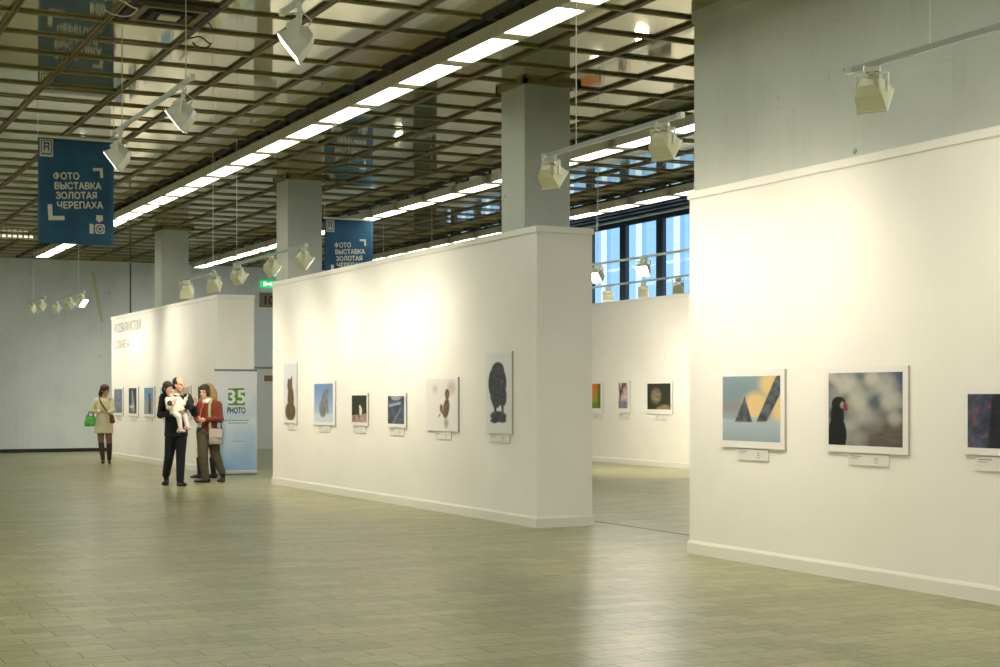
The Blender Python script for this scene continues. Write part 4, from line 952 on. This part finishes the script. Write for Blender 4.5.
b = Blob(); b.tube([(-0.07, 0.0, 1.345), (-0.08, -0.01, 1.40)], [0.085, 0.068], [0.08, 0.065]); b.build('white_collar', mat('white_shirt', (222, 220, 214), 0.7), rus, 0.008, 2)
lan = MB().tube([(-0.10, -0.09, 1.35), (-0.145, -0.125, 1.22), (-0.165, -0.14, 1.06), (-0.168, -0.145, 1.0)], 0.009, 6).build('lanyard', mat('orange_ribbon', (206, 98, 44), 0.7), rus, smooth=True)
MB().box(-0.20, -0.135, -0.160, -0.155, 0.93, 1.01).build('badge', mat('badge_white', (224, 222, 214), 0.5), lan)
bag = empty('shoulder_bag', (7.0, 25.15, 0), FACE); tag(bag, 'light grey shoulder bag at the hip of the rust sweater wearer', 'bag')
b = Blob(); b.tube([(0.105, -0.13, 0.645), (0.105, -0.13, 0.70), (0.11, -0.125, 0.84), (0.115, -0.12, 0.905)], [0.115, 0.122, 0.115, 0.10], [0.05, 0.06, 0.055, 0.04], lat=(0.97, 0.2, 0)); b.build('pouch', noisy('grey_canvas', (156, 150, 140), (142, 136, 126), 20, 0.85), bag, 0.009, 3)
MB().box(0.0, 0.215, -0.195, -0.187, 0.76, 0.90).build('flap', mat('grey_canvas_flap', (164, 158, 148), 0.85), bag, bevel=0.003)
sp = MB()
pts = [(0.01, -0.14, 0.90), (0.0, -0.142, 1.05), (-0.005, -0.140, 1.2), (0.0, -0.115, 1.32), (0.02, -0.04, 1.412), (0.05, 0.06, 1.40)]
for p, q in zip(pts[:-1], pts[1:]):
    p, q = Vector(p), Vector(q); e = Vector((0.021, 0, 0)); g = Vector((0, -0.005, 0.002))
    sp.frustum([p - e, p + e, p + e + g, p - e + g], [q - e, q + e, q + e + g, q - e + g])
sp.build('strap', mat('strap_sage', (150, 148, 124), 0.8), bag)
MB().tube([(0.19, -0.12, 0.90), (0.185, -0.11, 0.98), (0.19, -0.06, 1.06)], 0.012, 6).build('dark_strap', mat('strap_dark', (40, 34, 32), 0.7), bag, smooth=True)

# --- blonde person mostly hidden behind
blo = empty('person', (7.28, 26.45, 0), FACE); tag(blo, 'blonde person in black boots mostly hidden behind the rust sweater', 'person', 'visitors at the exhibition')
J = dict(shL=(0.10, 0.12, 1.36), shR=(-0.06, -0.13, 1.36), elL=(0.10, 0.13, 1.10), wrL=(-0.05, 0.10, 0.98), elR=(-0.05, -0.12, 1.10), wrR=(-0.10, -0.13, 0.95),
         hipL=(0.06, 0.07, 0.88), hipR=(-0.02, -0.07, 0.88), knL=(0.07, 0.08, 0.48), anL=(0.10, 0.10, 0.10), toeL=(-0.02, 0.06, 0.03),
         knR=(-0.125, -0.05, 0.49), anR=(-0.11, -0.03, 0.10), toeR=(-0.245, -0.06, 0.03), head=(0.02, 0.0, 1.535), look=(-0.95, -0.25, 0),
         handL=((-0.5, 0, -0.8), (0, -1, 0), 0.5, 1), handR=((-0.3, 0, -0.9), (0, 1, 0), 0.5, 1))
body, P = full_body(J, SKIN2, blo, 0.95, True)
b = Blob(); b.tube([(0.01, 0, 0.70), (0.01, 0.0, 0.90), (0.02, 0, 1.10), (0.02, 0, 1.30), (0.02, 0, 1.41)], [0.185, 0.165, 0.14, 0.155, 0.07], [0.165, 0.14, 0.12, 0.12, 0.065], lat=(0.5, 0.85, 0)); sleeve(b, J, 'L', [0.07, 0.056, 0.042]); sleeve(b, J, 'R', [0.07, 0.056, 0.042])
b.build('coat', noisy('beige_wool', (142, 130, 104), (126, 114, 90), 24, 0.9), blo, 0.012, 4)
for sd in 'LR':
    b = Blob(); b.limb([Vector(J['kn' + sd]).lerp(Vector(J['an' + sd]), 0.35), J['an' + sd]], [0.056, 0.05]); foot(b, J['an' + sd], J['toe' + sd], 0.046); b.build('boot', mat('black_boot', (22, 19, 20), 0.35), blo, 0.009, 3)
f = Vector(J['look']); b = Blob(); b.ell(P(0, -0.012, 0.060), (0.088, 0.108, 0.086), f); b.tube([P(0, -0.07, 0.03), P(0, -0.10, -0.06), P(0, -0.115, -0.15), P(0, -0.10, -0.22)], [0.075, 0.075, 0.06, 0.03]); b.build('hair', mat('hair_blonde', (172, 142, 92), 0.55), blo, 0.009, 3)

# --- woman in a short cream dress
gal = empty('person', (6.92, 33.2, 0), FACE); tag(gal, 'woman in a short cream dress and dark high boots reading by the far wall', 'person', 'visitors at the exhibition')
J = dict(shL=(0.105, 0.06, 1.345), shR=(-0.165, -0.03, 1.345), elL=(0.165, -0.02, 1.13), wrL=(0.10, -0.22, 1.10), elR=(-0.275, -0.06, 1.13), wrR=(-0.045, -0.22, 1.11),
         hipL=(0.055, 0.02, 0.86), hipR=(-0.10, -0.02, 0.86), knL=(0.085, 0.0, 0.475), anL=(0.075, 0.05, 0.10), toeL=(0.11, -0.06, 0.03),
         knR=(-0.085, -0.03, 0.475), anR=(-0.045, -0.02, 0.10), toeR=(-0.01, -0.14, 0.03), head=(-0.005, -0.01, 1.565), look=(0.93, -0.36, -0.04),
         handL=((-0.2, -0.9, 0.1), (-0.7, 0, 0.5), 0.7, -1), handR=((0.9, -0.3, 0.1), (0.1, 0.6, 0.8), 0.6, 1))
body, P = full_body(J, mat('skin_warm', (198, 146, 112), 0.55), gal, 0.94, True)
CREAM = noisy('cream_wool', (220, 212, 176), (206, 198, 160), 26, 0.9)
b = Blob(); b.tube([(-0.03, 0.0, 0.655), (-0.03, 0, 0.80), (-0.028, 0, 0.92), (-0.03, 0, 1.08), (-0.03, 0.01, 1.22), (-0.03, 0.01, 1.34), (-0.03, 0.01, 1.41)], [0.205, 0.195, 0.18, 0.145, 0.165, 0.15, 0.07], [0.15, 0.145, 0.135, 0.11, 0.125, 0.10, 0.06], lat=(0.96, 0.28, 0))
sleeve(b, J, 'L', [0.07, 0.056, 0.044], 0.9); sleeve(b, J, 'R', [0.072, 0.060, 0.046], 0.9); b.build('dress', CREAM, gal, 0.011, 4)
b = Blob()
for sd in 'LR': b.limb([Vector(J['hip' + sd]).lerp(Vector(J['kn' + sd]), 0.2), Vector(J['kn' + sd]) + Vector((0, 0, -0.04))], [0.084, 0.058])
b.build('tights', mat('brown_tights', (132, 92, 70), 0.7), gal, 0.01, 3)
BOOT = mat('brown_boot', (50, 32, 27), 0.4)
for sd in 'LR':
    kn, an = Vector(J['kn' + sd]), Vector(J['an' + sd])
    b = Blob(); b.limb([kn.lerp(an, 0.12), kn.lerp(an, 0.45), an], [0.064, 0.06, 0.045]); foot(b, an, J['toe' + sd], 0.042); b.build('boot', BOOT, gal, 0.009, 3)
f = Vector(J['look']); b = Blob(); b.ell(P(0, -0.012, 0.060), (0.088, 0.107, 0.086), f); b.ell(P(0, -0.085, -0.03), (0.07, 0.05, 0.085), f); b.tube([P(0, -0.09, -0.02), P(0, -0.115, -0.10), P(0, -0.10, -0.15)], [0.06, 0.05, 0.025]); b.ell(P(0.064, -0.01, 0.0), (0.02, 0.04, 0.05), f); b.ell(P(-0.064, -0.01, 0.0), (0.02, 0.04, 0.05), f)
b.build('hair', mat('hair_chestnut', (54, 36, 28), 0.55), gal, 0.009, 3)
MB().box(0.0, 0.15, -0.36, -0.35, 1.09, 1.11).box(0.0, 0.15, -0.36, -0.25, 1.11, 1.116).build('leaflet', mat('leaflet_grey', (176, 176, 160), 0.6), None)
lf = bpy.data.objects['leaflet']; lf.location = gal.location; lf.rotation_euler = (0, 0, FACE); tag(lf, 'folded grey leaflet in the hands of the woman in cream', 'leaflet')
gb = empty('handbag', (6.92, 33.2, 0), FACE); tag(gb, 'bright green bag hanging from the arm of the woman in cream', 'bag')
b = Blob(); b.tube([(-0.31, -0.07, 0.80), (-0.31, -0.07, 0.86), (-0.30, -0.065, 0.98), (-0.295, -0.06, 1.03)], [0.118, 0.122, 0.108, 0.095], [0.04, 0.05, 0.04, 0.02], lat=(1, 0.1, 0)); b.build('pouch', noisy('green_print', (60, 168, 76), (112, 190, 96), 14, 0.7), gb, 0.009, 2)
for dy in (-0.03, 0.03): MB().tube([(-0.36, -0.065 + dy, 1.02), (-0.33, -0.065 + dy, 1.10), (-0.285, -0.065 + dy, 1.16), (-0.25, -0.065 + dy, 1.10), (-0.235, -0.065 + dy, 1.02)], 0.009, 6).build('handle', mat('green_handle', (78, 130, 60), 0.7), gb, smooth=True)
bb = empty('crossbody_bag', (6.92, 33.2, 0), FACE); tag(bb, 'small brown bag slung across the woman in cream', 'bag')
b = Blob(); b.ell((0.175, -0.13, 0.965), (0.052, 0.03, 0.10), (0.2, -1, 0)); b.ell((0.185, -0.13, 0.915), (0.06, 0.032, 0.055), (0.2, -1, 0)); b.build('pouch', mat('brown_leather', (104, 44, 32), 0.45), bb, 0.008, 3)
MB().tube([(-0.12, -0.01, 1.44), (-0.10, -0.09, 1.39), (-0.06, -0.13, 1.31), (0.02, -0.145, 1.20), (0.09, -0.145, 1.10), (0.15, -0.14, 1.03)], 0.014, 6).build('strap', mat('brown_strap', (72, 40, 32), 0.5), bb, smooth=True)
